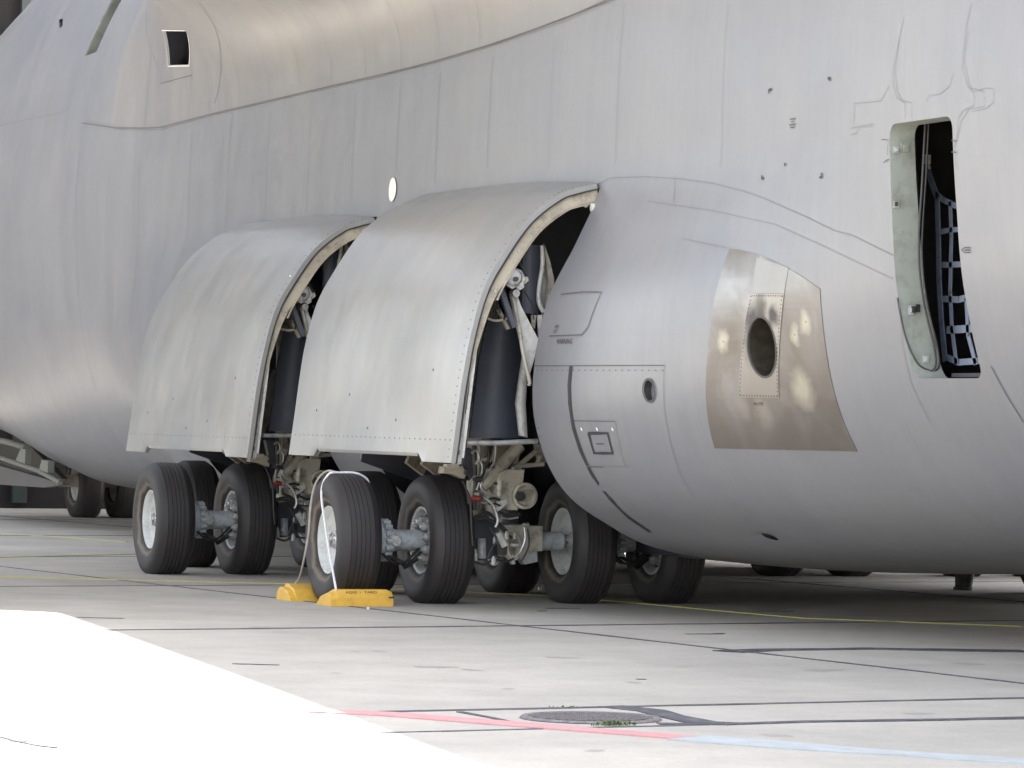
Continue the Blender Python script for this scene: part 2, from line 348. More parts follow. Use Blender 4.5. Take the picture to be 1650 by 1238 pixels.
def SP(u, z, off=0, fair=False):
    """point on the port skin pushed off along its normal"""
    e = .02; y = Sf(u, z, fair)
    du = (Sf(u + e, z, fair) - Sf(u - e, z, fair)) / (2 * e); dz = (Sf(u, z + e, fair) - Sf(u, z - e, fair)) / (2 * e)
    n = Vector((-du, 1, -dz)).normalized()
    return Vector((u, y, z)) + n * off, n

# ------------------------------------------------------------------ ground
PH = math.atan(.14); ca, sa = math.cos(PH), math.sin(PH)
def g2w(p, q, z=0): return (p * ca - q * sa, p * sa + q * ca, z)
def w2g(x, y): return (x * ca + y * sa, -x * sa + y * ca)
gb = MB(); gb.add([(-600, -600, -.06), (600, -600, -.06), (600, 600, -.06), (-600, 600, -.06)], [(0, 1, 2, 3)])
apron = gb.build('ground', M['concrete'], smooth=False); tag(apron, 'pale grey concrete airfield apron in slabs', None, None, 'structure')
def slab(p0, p1, q0, q1):
    g = .008; a = MB(); c = [g2w(p0 + g, q0 + g), g2w(p1 - g, q0 + g), g2w(p1 - g, q1 - g), g2w(p0 + g, q1 - g)]
    a.prism([(x, y, -.055) for x, y, z in c], (0, 0, .055)); return a.build('concrete_slab', M['concrete'], apron, smooth=False)
rowsA = [-43.0, -35.5, -28, -20.6, -13.25, -11.83, -3.25, 4.3, 11.8, 19.3, 26.8, 34.3, 41.8, 49.3, 56.8]
rowsB = [-43.0, -35.5, -28, -20.6, -13.25, -11.83, -6.87, -3.25, 4.3, 11.8, 19.3, 26.8, 34.3, 41.8, 49.3, 56.8]
cols = [-24.5, -17, -9.5, -2.0, 5.5, 15.2, 22.0, 28]
for j in range(len(cols) - 1):
    rr = rowsB if cols[j] < 5 else rowsA
    for i in range(len(rr) - 1): slab(rr[i], rr[i + 1], cols[j], cols[j + 1])
o = MB(); 
for c in ((-600, -43, -600, 600), (56.8, 600, -600, 600), (-43, 56.8, 28, 600), (-43, 56.8, -600, -24.5)):
    k = [g2w(c[0], c[2]), g2w(c[1], c[2]), g2w(c[1], c[3]), g2w(c[0], c[3])]; o.add([(x, y, 0) for x, y, z in k], [(0, 1, 2, 3)])
o.build('outer_apron', M['concrete'], apron, smooth=False)
def band(pts, wd, m, name, z=.004, wob=.25, parent=None, step=.25):
    """thin irregular strip laid on the concrete along world points"""
    P = [Vector((p[0], p[1], 0)) for p in pts]; V = []; Q = []
    for i in range(len(P) - 1):
        n = max(1, int((P[i + 1] - P[i]).length / step))
        for k in range(n): Q.append(P[i].lerp(P[i + 1], k / n))
    Q.append(P[-1]); ph = random.random() * 50
    for i, p in enumerate(Q):
        t = (Q[min(i + 1, len(Q) - 1)] - Q[max(i - 1, 0)]).normalized(); n = Vector((-t.y, t.x, 0))
        w1 = wd / 2 * (1 + wob * (math.sin(i * .9 + ph) * .5 + random.uniform(-1, 1) * .7)); w2 = wd / 2 * (1 + wob * (math.sin(i * .7 + ph * 2) * .5 + random.uniform(-1, 1) * .7))
        V += [p + n * w1 + Vector((0, 0, -.001)), p + n * w1 + Vector((0, 0, z)), p - n * w2 + Vector((0, 0, z)), p - n * w2 + Vector((0, 0, -.001))]
    o = mesh_obj(name, V, [(4 * i + k, 4 * i + k + 1, 4 * i + k + 5, 4 * i + k + 4) for i in range(len(Q) - 1) for k in range(3)], m, parent, False)
    if not parent: tag(o, kind='structure')
    return o
def gband(p, q, wd, z=.003): band([g2w(*p)[:2], g2w(*q)[:2]], wd, M['tar'], 'joint_sealant', z, .3, apron)
for p in (-20.6, -28): gband((p, -2), (p, 20), .1)
gband((-13.25, 6.9), (-13.25, 11.4), .06); gband((-13.25, 11.4), (-13.25, 22), .045); gband((-11.83, -2), (-11.83, 11.3), .10); gband((-11.83, 11.3), (-11.83, 22), .04)
gband((-3.25, -20), (-3.25, 9.6), .11); gband((-3.25, 9.6), (-3.25, 22), .03)
for p in (4.3, 11.8, 19.3, 26.8, 34.3): gband((p, -20), (p, 24), .07)
gband((-30, 5.5), (-3.3, 5.5), .055, .0045); gband((-3.3, 5.5), (40, 5.5), .04, .0045)
for q in (-2.0, -9.5): gband((-30, q), (40, q), .05, .0045)
j3 = [onZ(*p) for p in ((1176, 1051), (1230, 1048), (1400, 1046), (1650, 1050))]
band([(p[0], p[1]) for p in j3], .26, M['tar'], 'joint_sealant', .0055, .3, apron)
j5 = [onZ(*p) for p in ((1060, 1167), (1170, 1168), (1300, 1164), (1650, 1158))]
band([(p[0], p[1]) for p in j5], .12, M['tar'], 'joint_sealant', .0055, .3, apron)
ck = [onZ(*p) for p in ((985, 1139), (1050, 1146), (1090, 1155), (1135, 1165), (1185, 1168))]
band([(p[0], p[1]) for p in ck], .19, M['tar'], 'joint_sealant', .0065, .35, apron)
ck = [onZ(*p) for p in ((740, 1148), (790, 1157), (840, 1169), (870, 1174))]
band([(p[0], p[1]) for p in ck], .05, M['tar'], 'crack_sealant', .0065, .5, apron)
ck = [onZ(*p) for p in ((0, 1188), (30, 1196), (65, 1203), (90, 1206))]
band([(p[0], p[1]) for p in ck], .02, M['tar'], 'crack_sealant', .0065, .5, apron)
# short scars, small repair spots
for (x0, y0, x1, y1) in ((125, 995, 200, 997), (1105, 1022, 1165, 1022), (375, 1070, 450, 1072), (1150, 1021, 1167, 1021), (880, 981, 935, 981), (865, 985, 880, 985), (1225, 986, 1280, 986), (20, 1022, 60, 1023), (1025, 1095, 1040, 1095)):
    a, b_ = onZ(x0, y0), onZ(x1, y1); band([a[:2], b_[:2]], .06, M['tar'], 'crack_sealant', .0035, .8, apron, .06)
def px_line(pts, wd, m, name, z, lab, step=.3, wob=.12):
    o = band([onZ(*p)[:2] for p in pts], wd, m, name, z, wob, None, step); o['label'] = lab; return o
y2 = [(-6.5, -1.7), (-4, .3), (1.5, 3.2), (5.5, 7.3), (8, 10)]
px_line([(-60, 927), (0, 930), (450, 941), (900, 961), (1300, 997), (1650, 1010)], .10, M['yl'], 'yellow_line', .0085, 'faded yellow guide line passing beneath the wheels')
px_line([(-60, 900), (0, 898.5), (230, 893), (330, 890)], .11, M['yl'], 'yellow_line', .0085, 'faded yellow guide line far behind the rear wheels')
px_line([(-20, 859), (100, 866), (205, 874)], .035, M['yl'], 'white_line', .0085, 'thin pale line on the far apron at left')
px_line([(505, 1146), (640, 1153), (825, 1168), (1105, 1190)], .26, M['red'], 'red_line', .0085, 'worn pink red boundary line ending beyond the manhole')
px_line([(1108, 1190), (1300, 1205), (1650, 1229), (1800, 1240)], .32, M['blue'], 'pale_blue_line', .0085, 'pale blue line continuing the red one to the right', wob=.3)

def stain(px, py, r, m, seed, nm='oil_stain'):
    c = onZ(px, py); n = 22; rr = random.Random(seed); ph = rr.uniform(0, 6); V = [(c[0], c[1], .0012)]
    for k in range(n):
        a = 2 * math.pi * k / n; q = r * (1 + .3 * math.sin(2 * a + ph) + .18 * math.sin(5 * a + ph * 2) + rr.uniform(-.1, .1)); V.append((c[0] + q * math.cos(a), c[1] + q * math.sin(a), .0012))
    mesh_obj(nm, V, [(0, 1 + k, 1 + (k + 1) % n) for k in range(n)], m, apron, False)
M['oil'] = mat('faint oil stain', (.33, .305, .27), .7, var=.1, vscale=(8, 8, 8), dirt=(.42, .39, .345), dirt_scale=9, dirt_amt=.9)
for i, (x, y, r) in enumerate(((700, 1075, .12), (760, 1080, .07), (905, 1060, .10), (1020, 1100, .06), (1250, 1185, .10), (1330, 1080, .14), (1480, 1150, .08), (610, 1050, .08), (430, 1012, .16), (1100, 1075, .05), (1400, 1210, .07), (820, 1110, .05), (960, 1210, .06), (540, 1085, .05), (1560, 1070, .10))): stain(x, y, r, M['oil'], i)
# ------------------------------------------------------------------ fuselage solid + openings
us = sorted(set([round(-41 + .5 * i, 3) for i in range(50)] + [round(-16 + .25 * i, 3) for i in range(181)]))
us = [u for u in us if u <= 29]
V = []; Fc = []; NP = len(BD)
ring = 2 * NP - 2
for u in us:
    P = profile(u)
    for (y, z) in P: V.append((u, y, z))
    for (y, z) in P[-2:0:-1]: V.append((u, -y, z))
for i in range(len(us) - 1):
    for k in range(ring): Fc.append((i * ring + k, i * ring + (k + 1) % ring, (i + 1) * ring + (k + 1) % ring, (i + 1) * ring + k))
Fc += [tuple(range(ring)), tuple(range((len(us) - 1) * ring, len(us) * ring))[::-1]]
fus = mesh_obj('fuselage', V, Fc, M['skin'])
aircraft = empty('cargo_aircraft'); tag(aircraft, 'huge grey military cargo aircraft standing on its many-wheeled landing gear with pod doors open', 'aircraft')
fus.parent = aircraft

def cut(obj, cutter, cm):
    cutter.data.materials.clear(); cutter.data.materials.append(cm)
    md = obj.modifiers.new('b', 'BOOLEAN'); md.object = cutter; md.operation = 'DIFFERENCE'; md.solver = 'EXACT'; md.material_mode = 'TRANSFER'
    bpy.context.view_layer.update()
    dg = bpy.context.evaluated_depsgraph_get(); me = bpy.data.meshes.new_from_object(obj.evaluated_get(dg))
    obj.modifiers.clear(); old = obj.data; obj.data = me; bpy.data.meshes.remove(old); me.name = obj.name
    bpy.data.objects.remove(cutter)
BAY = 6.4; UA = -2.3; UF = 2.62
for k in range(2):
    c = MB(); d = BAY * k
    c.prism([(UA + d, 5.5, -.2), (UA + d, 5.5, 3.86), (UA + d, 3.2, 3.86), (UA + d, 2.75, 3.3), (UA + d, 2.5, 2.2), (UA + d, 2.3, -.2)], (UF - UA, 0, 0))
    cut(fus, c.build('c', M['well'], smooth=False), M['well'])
# troop door opening (rounded rectangle in X,Z through the skin into the cabin)
TDu0, TDu1, TDz0, TDz1 = -9.30, -8.23, 2.13, 4.07
def rrect(u0_, u1_, z0_, z1_, r, n=6):
    out = []
    for cx, cz, a0 in ((u1_ - r, z1_ - r, 0), (u0_ + r, z1_ - r, 90), (u0_ + r, z0_ + r, 180), (u1_ - r, z0_ + r, 270)):
        for k in range(n + 1): a = R(a0 + 90 * k / n); out.append((cx + r * math.cos(a), cz + r * math.sin(a)))
    return out
c = MB(); zz_ = np.linspace(1.95, 4.3, 12)
pts = [(-11.0, max(.5, Sf(-9, z) - .21), z) for z in zz_] + [(-11.0, .6, 4.3), (-11.0, .6, 1.95)]
c.prism(pts, (3.9, 0, 0)); cut(fus, c.build('c', M['well'], smooth=False), M['dark'])
c = MB(); c.prism([(u, 4.5, z) for u, z in rrect(TDu0, TDu1, TDz0, TDz1, .10)], (0, -1.9, 0)); cut(fus, c.build('c', M['green'], smooth=False), M['green'])
def ellipse(u, z, a, b, n=32): return [(u + a * math.cos(2 * math.pi * k / n), z + b * math.sin(2 * math.pi * k / n)) for k in range(n)]
EXH = ellipse(-6.15, 2.385, .205, .245)
def pocket(obj, poly, ys, depth, m):
    c = MB(); c.prism([(u, ys + .6, z) for u, z in poly], (0, -(.6 + depth), 0)); cut(obj, c.build('c', m, smooth=False), m)
M['soot'] = mat('sooty duct', (.06, .05, .036), .5, .3, var=.5, vscale=(5, 5, 9))
pocket(fus, EXH, 3.7, .9, M['soot'])
OV = ellipse(-4.43, 2.025, .09, .095, 24); pocket(fus, OV, 4.05, .10, M['dark'])
h_ = hit(1240, 865); pocket(fus, ellipse(h_[0], h_[1], .07, .03, 16), Sf(*h_), .25, M['dark'])
SLIT = [(182, -14), (205, -14), (153, 86), (135, 91)]; INL = [(267, 50), (300, 50), (304, 104), (274, 105)]
SLOT = [(95, 32), (101, 30), (101, 42), (96, 46)]
finish(fus.data, True, 35)

# wing fairing (fillet under the wing root)
V = []; Fc = []; fu = [-18 + .28 * i for i in range(140)]; NR = 22; inner = []
fu = [u for u in fu if u < 20.5]
for u in fu:
    z0 = zs(u)
    for k in range(NR): z = z0 + (7.75 - z0) * k / (NR - 1); V.append((u, Sf(u, z) + fillet(u, z), z))
    for k in range(NR - 1, -1, -1): z = z0 + (7.75 - z0) * k / (NR - 1); V.append((u, Sf(u, z) - .35, z))
r2 = 2 * NR
for i in range(len(fu) - 1):
    for k in range(r2): Fc.append((i * r2 + k, i * r2 + (k + 1) % r2, (i + 1) * r2 + (k + 1) % r2, (i + 1) * r2 + k))
Fc += [tuple(range(r2)), tuple(range((len(fu) - 1) * r2, len(fu) * r2))[::-1]]
fair = mesh_obj('wing_fairing', V, Fc, M['fair'], aircraft)
for poly, dp, m in ((INL, .5, M['well']), (SLIT, .30, M['green']), (SLOT, .2, M['well'])):
    q = [hit(*p, True) for p in poly] if poly is not SLIT else [(17.8, 7.6), (17.1, 7.6), (17.45, 6.66), (18.14, 6.65)]; ym = np.mean([Sf(a, b, True) for a, b in q])
    for ob in (fair, fus):
        c = MB(); c.prism([(a, ym + 1.2, b) for a, b in q], (0, -(1.2 + dp), 0)); cut(ob, c.build('c', m, smooth=False), m)
finish(fair.data, True, 35); finish(fus.data, True, 35)

# wing: both halves overhead, out of the picture but shading it
for sgn in (1, -1):
    V = []; Fc = []
    st = [(0, 12.6, -1.0, 7.7, 1.5), (5.2, 12.4, -1.0, 7.66, 1.5), (9, 9.6, -2.2, 7.7, 1.3), (34, -3.6, -8.6, 7.0, .5)]
    af = [(0, .45), (.03, .75), (.12, .95), (.3, 1.0), (.6, .8), (1, .42), (1, .38), (.6, .1), (.3, 0), (.1, .05), (.03, .2)]
    for (y, le, te, z, th) in st:
        for (a, b) in af: V.append((le + (te - le) * a, sgn * y, z + b * th))
    n = len(af)
    for i in range(len(st) - 1):
        for k in range(n): Fc.append((i * n + k, i * n + (k + 1) % n, (i + 1) * n + (k + 1) % n, (i + 1) * n + k))
    Fc += [tuple(range(n)), tuple(range((len(st) - 1) * n, len(st) * n))[::-1]]
    mesh_obj('wing', V, Fc, M['fair'], aircraft)

# ---------------------------------------------------------------- skin details
def strip(pts, wd, m, name='panel_seam', off=.004, fair=False, parent=aircraft, step=.12):
    """thin raised line that follows the skin through (u,z) points"""
    off += .004
    if m is M['seamf']: wd *= .7
    Q = []
    for i in range(len(pts) - 1):
        a, b = pts[i], pts[i + 1]; n = max(1, int(math.hypot(b[0] - a[0], b[1] - a[1]) / step))
        Q += [(a[0] + (b[0] - a[0]) * k / n, a[1] + (b[1] - a[1]) * k / n) for k in range(n)]
    Q.append(pts[-1]); W_ = [SP(u, z, off, fair) for u, z in Q]; V = []
    for i, (p, n) in enumerate(W_):
        t = (W_[min(i + 1, len(Q) - 1)][0] - W_[max(i - 1, 0)][0]).normalized(); s = n.cross(t) * wd / 2
        V += [p + s, p - s]
    return MB_strip(V, len(Q), m, name, parent)
def MB_strip(V, n, m, name, parent): return mesh_obj(name, V, [(2 * i, 2 * i + 1, 2 * i + 3, 2 * i + 2) for i in range(n - 1)], m, parent, False)
def pxs(pts, wd, m, name='panel_seam', fair=False, off=.004): return strip([hit(*p, fair) for p in pts], wd, m, name, off, fair)
# circumferential joints
for u, z0, z1, wd, mm in ((-5.0, 3.9, 5.7, .006, 'seamf'), (-2.6, 4.05, 5.5, .006, 'seamf'), (-.9, 4.1, 5.35, .006, 'seamf'), (.8, 4.2, 5.3, .008, 'seamf'), (2.35, 4.15, 5.25, .010, 'seamf'),
                       (3.6, 4.3, 5.25, .009, 'seamf'), (5.1, 4.1, 5.25, .008, 'seamf'), (6.7, 4.0, 5.25, .008, 'seamf'), (8.3, 3.8, 5.25, .01, 'seamf'), (9.9, 1.2, 5.25, .010, 'seamf'), (11.6, 1.2, 5.2, .012, 'seamf'), (14, 1.4, 5.0, .012, 'seamf'), (17.3, 1.8, 5.3, .012, 'seamf')):
    strip([(u, z0), (u, z1)], wd, M[mm])
for u in (1.2, 2.4, 3.6, 4.8, 6.0, 7.2, 8.4, 9.6, 10.9, 13.9): strip([(u, zs(u) + .05), (u - .0, 6.9)], .007, M['seamf'], off=.001, fair=True)
pxs([(318, 0), (345, 40), (356, 90), (354, 135), (346, 168)], .009, M['seam'], fair=True)
pxs([(236, 20), (260, 120), (255, 150)], .01, M['seamf'], fair=True)
# fairing lower edge: dark ragged gap line
pxs([(135, 199), (190, 207), (240, 207), (262, 206), (300, 196), (350, 183), (450, 160), (540, 139), (620, 121), (700, 101), (785, 76), (850, 54), (915, 31), (985, 0), (1010, -10)], .012, M['seam'], off=.03)
pxs([(0, 203), (60, 190), (100, 182), (112, 172)], .012, M['seamf'], fair=True)
# pod junction line and inner seams
pxs([(957, 300), (985, 287), (1040, 285), (1100, 289), (1150, 296), (1200, 309), (1232, 320), (1300, 350), (1345, 372), (1375, 380), (1440, 412)], .007, M['seamf'])
pxs([(1045, 325), (1150, 340), (1250, 362), (1330, 398), (1440, 450)], .005, M['seamf'])
pxs([(1100, 385), (1172, 400)], .008, M['seamf']); pxs([(1088, 285), (1086, 325)], .008, M['seamf'])
pxs([(940, 471), (970, 471), (948, 528), (938, 540), (886, 542)], .012, M['seam'])
pxs([(905, 475), (940, 471)], .012, M['seam'])
pxs([(862, 590), (1071, 589)], .008, M['seam']); pxs([(1071, 589), (1070, 640), (1078, 700), (1100, 770), (1150, 830), (1190, 850)], .008, M['seamf'])
pxs([(925, 678), (992, 679)], .008, M['seam']); pxs([(992, 679), (1008, 750)], .008, M['seamf']); pxs([(945, 751), (1015, 752)], .008, M['seamf'])
pxs([(1450, 480), (1456, 560), (1470, 620), (1500, 680)], .008, M['seamf']); pxs([(1598, 590), (1625, 640), (1650, 680)], .012, M['seam'])
# long dark guide stripe along the pod edge
pxs([(921, 590), (918, 620), (919, 650), (925, 690), (936, 725), (955, 765), (985, 805), (1015, 835), (1048, 857)], .055, M['black'], 'marking_stripe', off=.005)
# raised outline marks above the troop door
for P in ([(1457, 28), (1447, 75), (1440, 110), (1440, 140), (1446, 158), (1459, 167), (1459, 190)], [(1450, 60), (1443, 110), (1446, 148), (1454, 162), (1470, 166), (1470, 188)],
          [(1565, 8), (1556, 50), (1551, 110), (1560, 140), (1570, 150), (1570, 170), (1553, 178), (1545, 190), (1543, 215), (1538, 240), (1542, 272)],
          [(1560, 50), (1554, 100), (1564, 142), (1586, 148), (1586, 172), (1562, 176), (1549, 195), (1543, 225)], [(1570, 148), (1590, 142), (1602, 144), (1601, 165), (1590, 175), (1566, 180)],
          [(1372, 207), (1388, 203), (1408, 200)], [(1372, 217), (1380, 215), (1385, 206), (1405, 204)], [(1493, 165), (1497, 154), (1515, 152), (1530, 140), (1536, 120)], [(1378, 165), (1376, 200)], [(1378, 167), (1420, 163), (1432, 140)]):
    pxs(P, .006, M['seamf'], 'conduit_outline', off=.002)
for P in ([(1422, 225), (1433, 226), (1431, 250)], [(1425, 262), (1434, 256)], [(1535, 226), (1542, 228)], [(1535, 245), (1543, 246)]): pxs(P, .007, M['seam'], 'conduit_outline', off=.006)
# small L-shaped marks
for P in ([(1240, 151), (1240, 146), (1244, 144)], [(1335, 127), (1338, 126), (1338, 131)], [(1229, 283), (1229, 288), (1231, 288)], [(1322, 286), (1325, 286), (1325, 279)], [(1266, 263), (1266, 268)]):
    pxs(P, .022, M['black'], 'corner_mark', off=.006)
# dotted rivet rows
def rivets(pts, n, r, m, name, off=.004, fair=False):
    mb = MB(); H = [hit(*p, fair) for p in pts]
    L_ = [0]
    for i in range(len(H) - 1): L_.append(L_[-1] + math.dist(H[i], H[i + 1]))
    for k in range(n):
        s = L_[-1] * k / (n - 1); u = float(np.interp(s, L_, [h[0] for h in H])); z = float(np.interp(s, L_, [h[1] for h in H]))
        p, nn = SP(u, z, off, fair); q = nn.to_track_quat('Z', 'Y').to_matrix()
        mb.add([p + q @ Vector((r * math.cos(a), r * math.sin(a), 0)) for a in [i * math.pi / 3 for i in range(6)]] + [p + nn * r * .6], [(i, (i + 1) % 6, 6) for i in range(6)])
    o = mb.build(name, m, aircraft, False)
    if n > 2: o['kind'] = 'stuff'
    return o
rivets([(866, 597), (1068, 597)], 22, .007, M['seam'], 'rivet_row')
for x in (937, 962, 987): 
    rivets([(x, 691), (x + 1, 693)], 2, .012, M['patch'], 'latch_dot')['kind'] = 'stuff'
rivets([(868, 690), (872, 716), (880, 745)], 5, .008, M['seam'], 'rivet_row')

def patch(name, quad, m, off, th=.008, nu=16, nz=16, fair=False, hole=None, bulge=0):
    """thin sheet on the skin: quad = (u,z) of top-fwd, top-aft, bottom-aft, bottom-fwd"""
    (a, b, c, d) = [np.array(q) for q in quad]; V = []; 
    for o_ in (off, off - th):
        for j in range(nz + 1):
            for i in range(nu + 1):
                s, t = i / nu, j / nz; q = (a * (1 - s) + b * s) * (1 - t) + (d * (1 - s) + c * s) * t; q = q + np.array([0, bulge * 4 * s * (1 - s) * (1 - t) ** 2])
                V.append(SP(q[0], q[1], o_, fair)[0])
    W_ = nu + 1; n = W_ * (nz + 1); Fc = []
    for j in range(nz):
        for i in range(nu):
            k = j * W_ + i; Fc.append((k, k + 1, k + W_ + 1, k + W_)); Fc.append((n + k, n + k + W_, n + k + W_ + 1, n + k + 1))
    bd = [i for i in range(W_)] + [j * W_ + nu for j in range(1, nz + 1)] + [nz * W_ + i for i in range(nu - 1, -1, -1)] + [j * W_ for j in range(nz - 1, 0, -1)]
    for i in range(len(bd)): p, q = bd[i], bd[(i + 1) % len(bd)]; Fc.append((p, n + p, n + q, q))
    o = mesh_obj(name, V, Fc, m, aircraft)
    if hole:
        cc = MB(); cc.prism([(u, 6, z) for u, z in hole], (0, -5, 0)); cut(o, cc.build('c', m, smooth=False), m); finish(o.data, True, 35)
    return o
SPT = [(*hit(x, y), r * .9, (.48, .45, .36), k * .7, .85) for x, y, r, k in ((1167, 549, .10, .9), (1298, 519, .10, .9), (1281, 540, .085, .9), (1294, 627, .17, .9), (1230, 665, .14, .35), (1200, 660, .1, .2))]
SOOT = [(-6.06, 2.58, .17, (.02, .018, .02), .9, .9), (-6.17, 2.69, .09, (.04, .035, .03), .8, .6), (-6.36, 2.63, .10, (.02, .018, .02), .9, 1), (-5.97, 2.45, .12, (.03, .02, .03), .5, .5)]
M['heat'] = heat_metal('brushed heat stained metal', SPT)
ex = patch('exhaust_heat_plate', (hit(1176, 401), hit(1322, 466), hit(1382, 727), hit(1152, 722)), M['heat'], .006, hole=ellipse(-6.15, 2.385, .2, .24), bulge=.065)
ex['label'] = 'brushed bare metal heat plate stained brown around the exhaust'
M['exin'] = heat_metal('exhaust inner plate metal', SOOT, .3)
for nd_ in M['exin'].node_tree.nodes:
    if nd_.type == 'VALTORGB':
        for e_, c_ in zip(nd_.color_ramp.elements, ((.30, .28, .25), (.33, .31, .28), (.36, .34, .31))): e_.color = (*c_, 1)
M['exin2'] = mat('lighter metal strip', (.265, .26, .25), .4, .3, var=.08, vscale=(4, 4, 2))
rp = patch('exhaust_frame_plate', (hit(1211, 474), hit(1265, 474), hit(1257, 641), hit(1192, 640)), M['exin'], .012, .008, hole=EXH)
rp2 = patch('exhaust_frame_plate', (hit(1221, 415), hit(1272, 432), hit(1265, 473), hit(1213, 473)), M['exin2'], .009, .006); rp2['label'] = 'lighter metal strip above the exhaust'
rvs = []
for (P, n) in (([(1214, 477), (1263, 477)], 14), ([(1196, 637), (1254, 638)], 14), ([(1212, 478), (1194, 636)], 26), ([(1262, 478), (1255, 637)], 26)): rivets(P, n, .007, M['dark'], 'rivet_row', .013)
# soot around the mouth, exhaust duct lip and inner baffle
def ring_on(el, wd, m, name, off):
    q = el + [el[0]]; return strip(q, wd, m, name, off, False, aircraft, .03)
ring_on(EXH, .018, M['dark'], 'exhaust_lip', .012)
sm_ = MB(); sm_.box((-6.15, 3.25, 2.37), (.5, .02, .02)); sm_.box((-6.1, 3.2, 2.2), (.4, .03, .3)); sm_.build('exhaust_baffle', M['primer'], aircraft, False)
for (x, y) in ((1299, 518), (1281, 539), (1166, 550)): rivets([(x, y), (x + 1, y + 1)], 2, .005, M['dark'], 'screw_head', .007)['kind'] = 'stuff'
# white disc and porthole
u, z = hit(634, 306); q = ellipse(u, z, .12, .125, 28); mesh_obj('white_disc', [SP(a, b, .012)[0] for a, b in q], [tuple(range(28))], M['patch'], aircraft, False)
mesh_obj('porthole_glass', [(a, Sf(-4.43, 2.025) - .05, b) for a, b in OV], [tuple(range(24))], mat('port glass', (.16, .17, .20), .2), aircraft, False)
ring_on(OV, .02, M['dark'], 'porthole_ring', .008)
# box marking outlined dark, text
fr = [(949, 698), (980, 698), (988, 730), (958, 730), (949, 698)]
pxs(fr, .028, M['black'], 'marking_frame', off=.006)
pxs([(962, 715), (974, 715)], .008, M['black'], 'marking_text', off=.006)
pxs([(952, 751.5), (974, 752)], .006, M['black'], 'marking_text', off=.008)
def text_on(txt, px, py, h, fair=False, name='marking_text', off=.006, sx=1.0, m='black'):
    cu = bpy.data.curves.new('t', 'FONT'); cu.body = txt; cu.size = h; cu.align_x = 'CENTER'; cu.align_y = 'CENTER'; cu.resolution_u = 2
    o = bpy.data.objects.new('t', cu); me = bpy.data.meshes.new_from_object(o); bpy.data.objects.remove(o)
    u, z = hit(px, py, fair)
    for v in me.vertices:   # letters run aft (to the right as seen from the port side)
        v.co = SP(u - v.co.x * sx, z + v.co.y, off, fair)[0]
    me.name = name; me.materials.clear(); me.materials.append(M[m]); ob = bpy.data.objects.new(name, me); COL.objects.link(ob); ob.parent = aircraft; return ob
text_on('WARNING', 910, 551, .066)
text_on('APU', 898, 527, .045); text_on('ACT', 896, 534.5, .045)
text_on('NO STEP', 1223, 651, .035, off=.008)
for i, wd in enumerate((.09, .03, .11, .07)): 
    uu, z_ = hit(1278, 192 + i * 4.5); strip([(uu + wd / 2, z_), (uu - wd / 2, z_)], .011, M['seam'], 'marking_text', .006)
# arrow-shaped tab mark right of the troop door
pxs([(1551, 403), (1556, 399), (1565, 399), (1565, 407), (1556, 407), (1551, 403)], .006, M['black'], 'marking_frame', off=.006); pxs([(1557, 403), (1563, 403)], .014, M['seam'], 'marking_text', off=.006)
# inlet frame, handle
pxs([(262, 49), (302, 49), (306, 106), (272, 107), (264, 49)], .012, M['patch'], 'inlet_frame', True, .01)
pxs([(259, 135), (311, 121)], .01, M['seam'], fair=True); pxs([(262, 55), (259, 135)], .01, M['seamf'], fair=True); pxs([(308, 108), (311, 121)], .01, M['seamf'], fair=True)
# ---------------------------------------------------------------- troop door jamb fittings + net
jm = MB(); xj = TDu1 - .004
def JP(px, py, x=xj): return onX(px, py, x)
def jbox(px, py, w_, h_, m, name='door_latch', x=xj):
    p = JP(px, py, x); b = MB(); b.box((x, p[1], p[2]), (.02, w_, h_)); b.box((x - .012, p[1], p[2]), (.02, w_ * .45, h_ * .45)); return b.build(name, m, aircraft, False)
jbox(1444, 242, .04, .05, M['axle']); jbox(1458, 238, .07, .07, M['green']); jbox(1444, 330, .04, .05, M['axle']); jbox(1468, 500, .04, .07, M['axle']); jbox(1492, 579, .045, .05, M['axle'])
jbox(1472, 499, .03, .05, M['dark'], x=xj - .02); jbox(1479, 497, .03, .06, M['dark']); jbox(1444, 329, .02, .03, M['dark'], x=xj - .02)
b = MB(); Pj = [JP(x, y) for x, y in ((1491, 195), (1486, 290), (1480, 400), (1487, 480), (1505, 560), (1507, 590), (1498, 600))]
b.tube(Pj, .009, 6); b.build('door_seal', M['seam'], aircraft)
b = MB(); b.tube([p + np.array([0, -.03, 0]) for p in Pj], .008, 6); b.build('door_seal', M['dark'], aircraft)
b = MB(); b.tube([JP(x, y) for x, y in ((1446, 480), (1458, 540), (1478, 585), (1500, 598))], .008, 6); b.build('door_seal', M['seam'], aircraft)
b = MB(); b.box((TDu0 + .53, 3.05, TDz0 + .03), (1.0, .05, .03)); b.build('door_sill_rail', M['seam'], aircraft, False)
net = empty('cargo_net', (-8.7, 3.0, 2.1)); tag(net, 'blue grey webbing safety net strung across the open troop door', 'net')
def strap(pts, wd, y=3.0):
    V = []; P = [Vector(onY(px, py, y)) for px, py in pts]
    b = MB()
    for i in range(len(P) - 1): b.bar(P[i], P[i + 1] + (P[i + 1] - P[i]).normalized() * .01, wd, .008)
    o = b.build('strap', M['strap'], None, False); o.parent = net; o.matrix_parent_inverse = Matrix.Translation(-net.location)
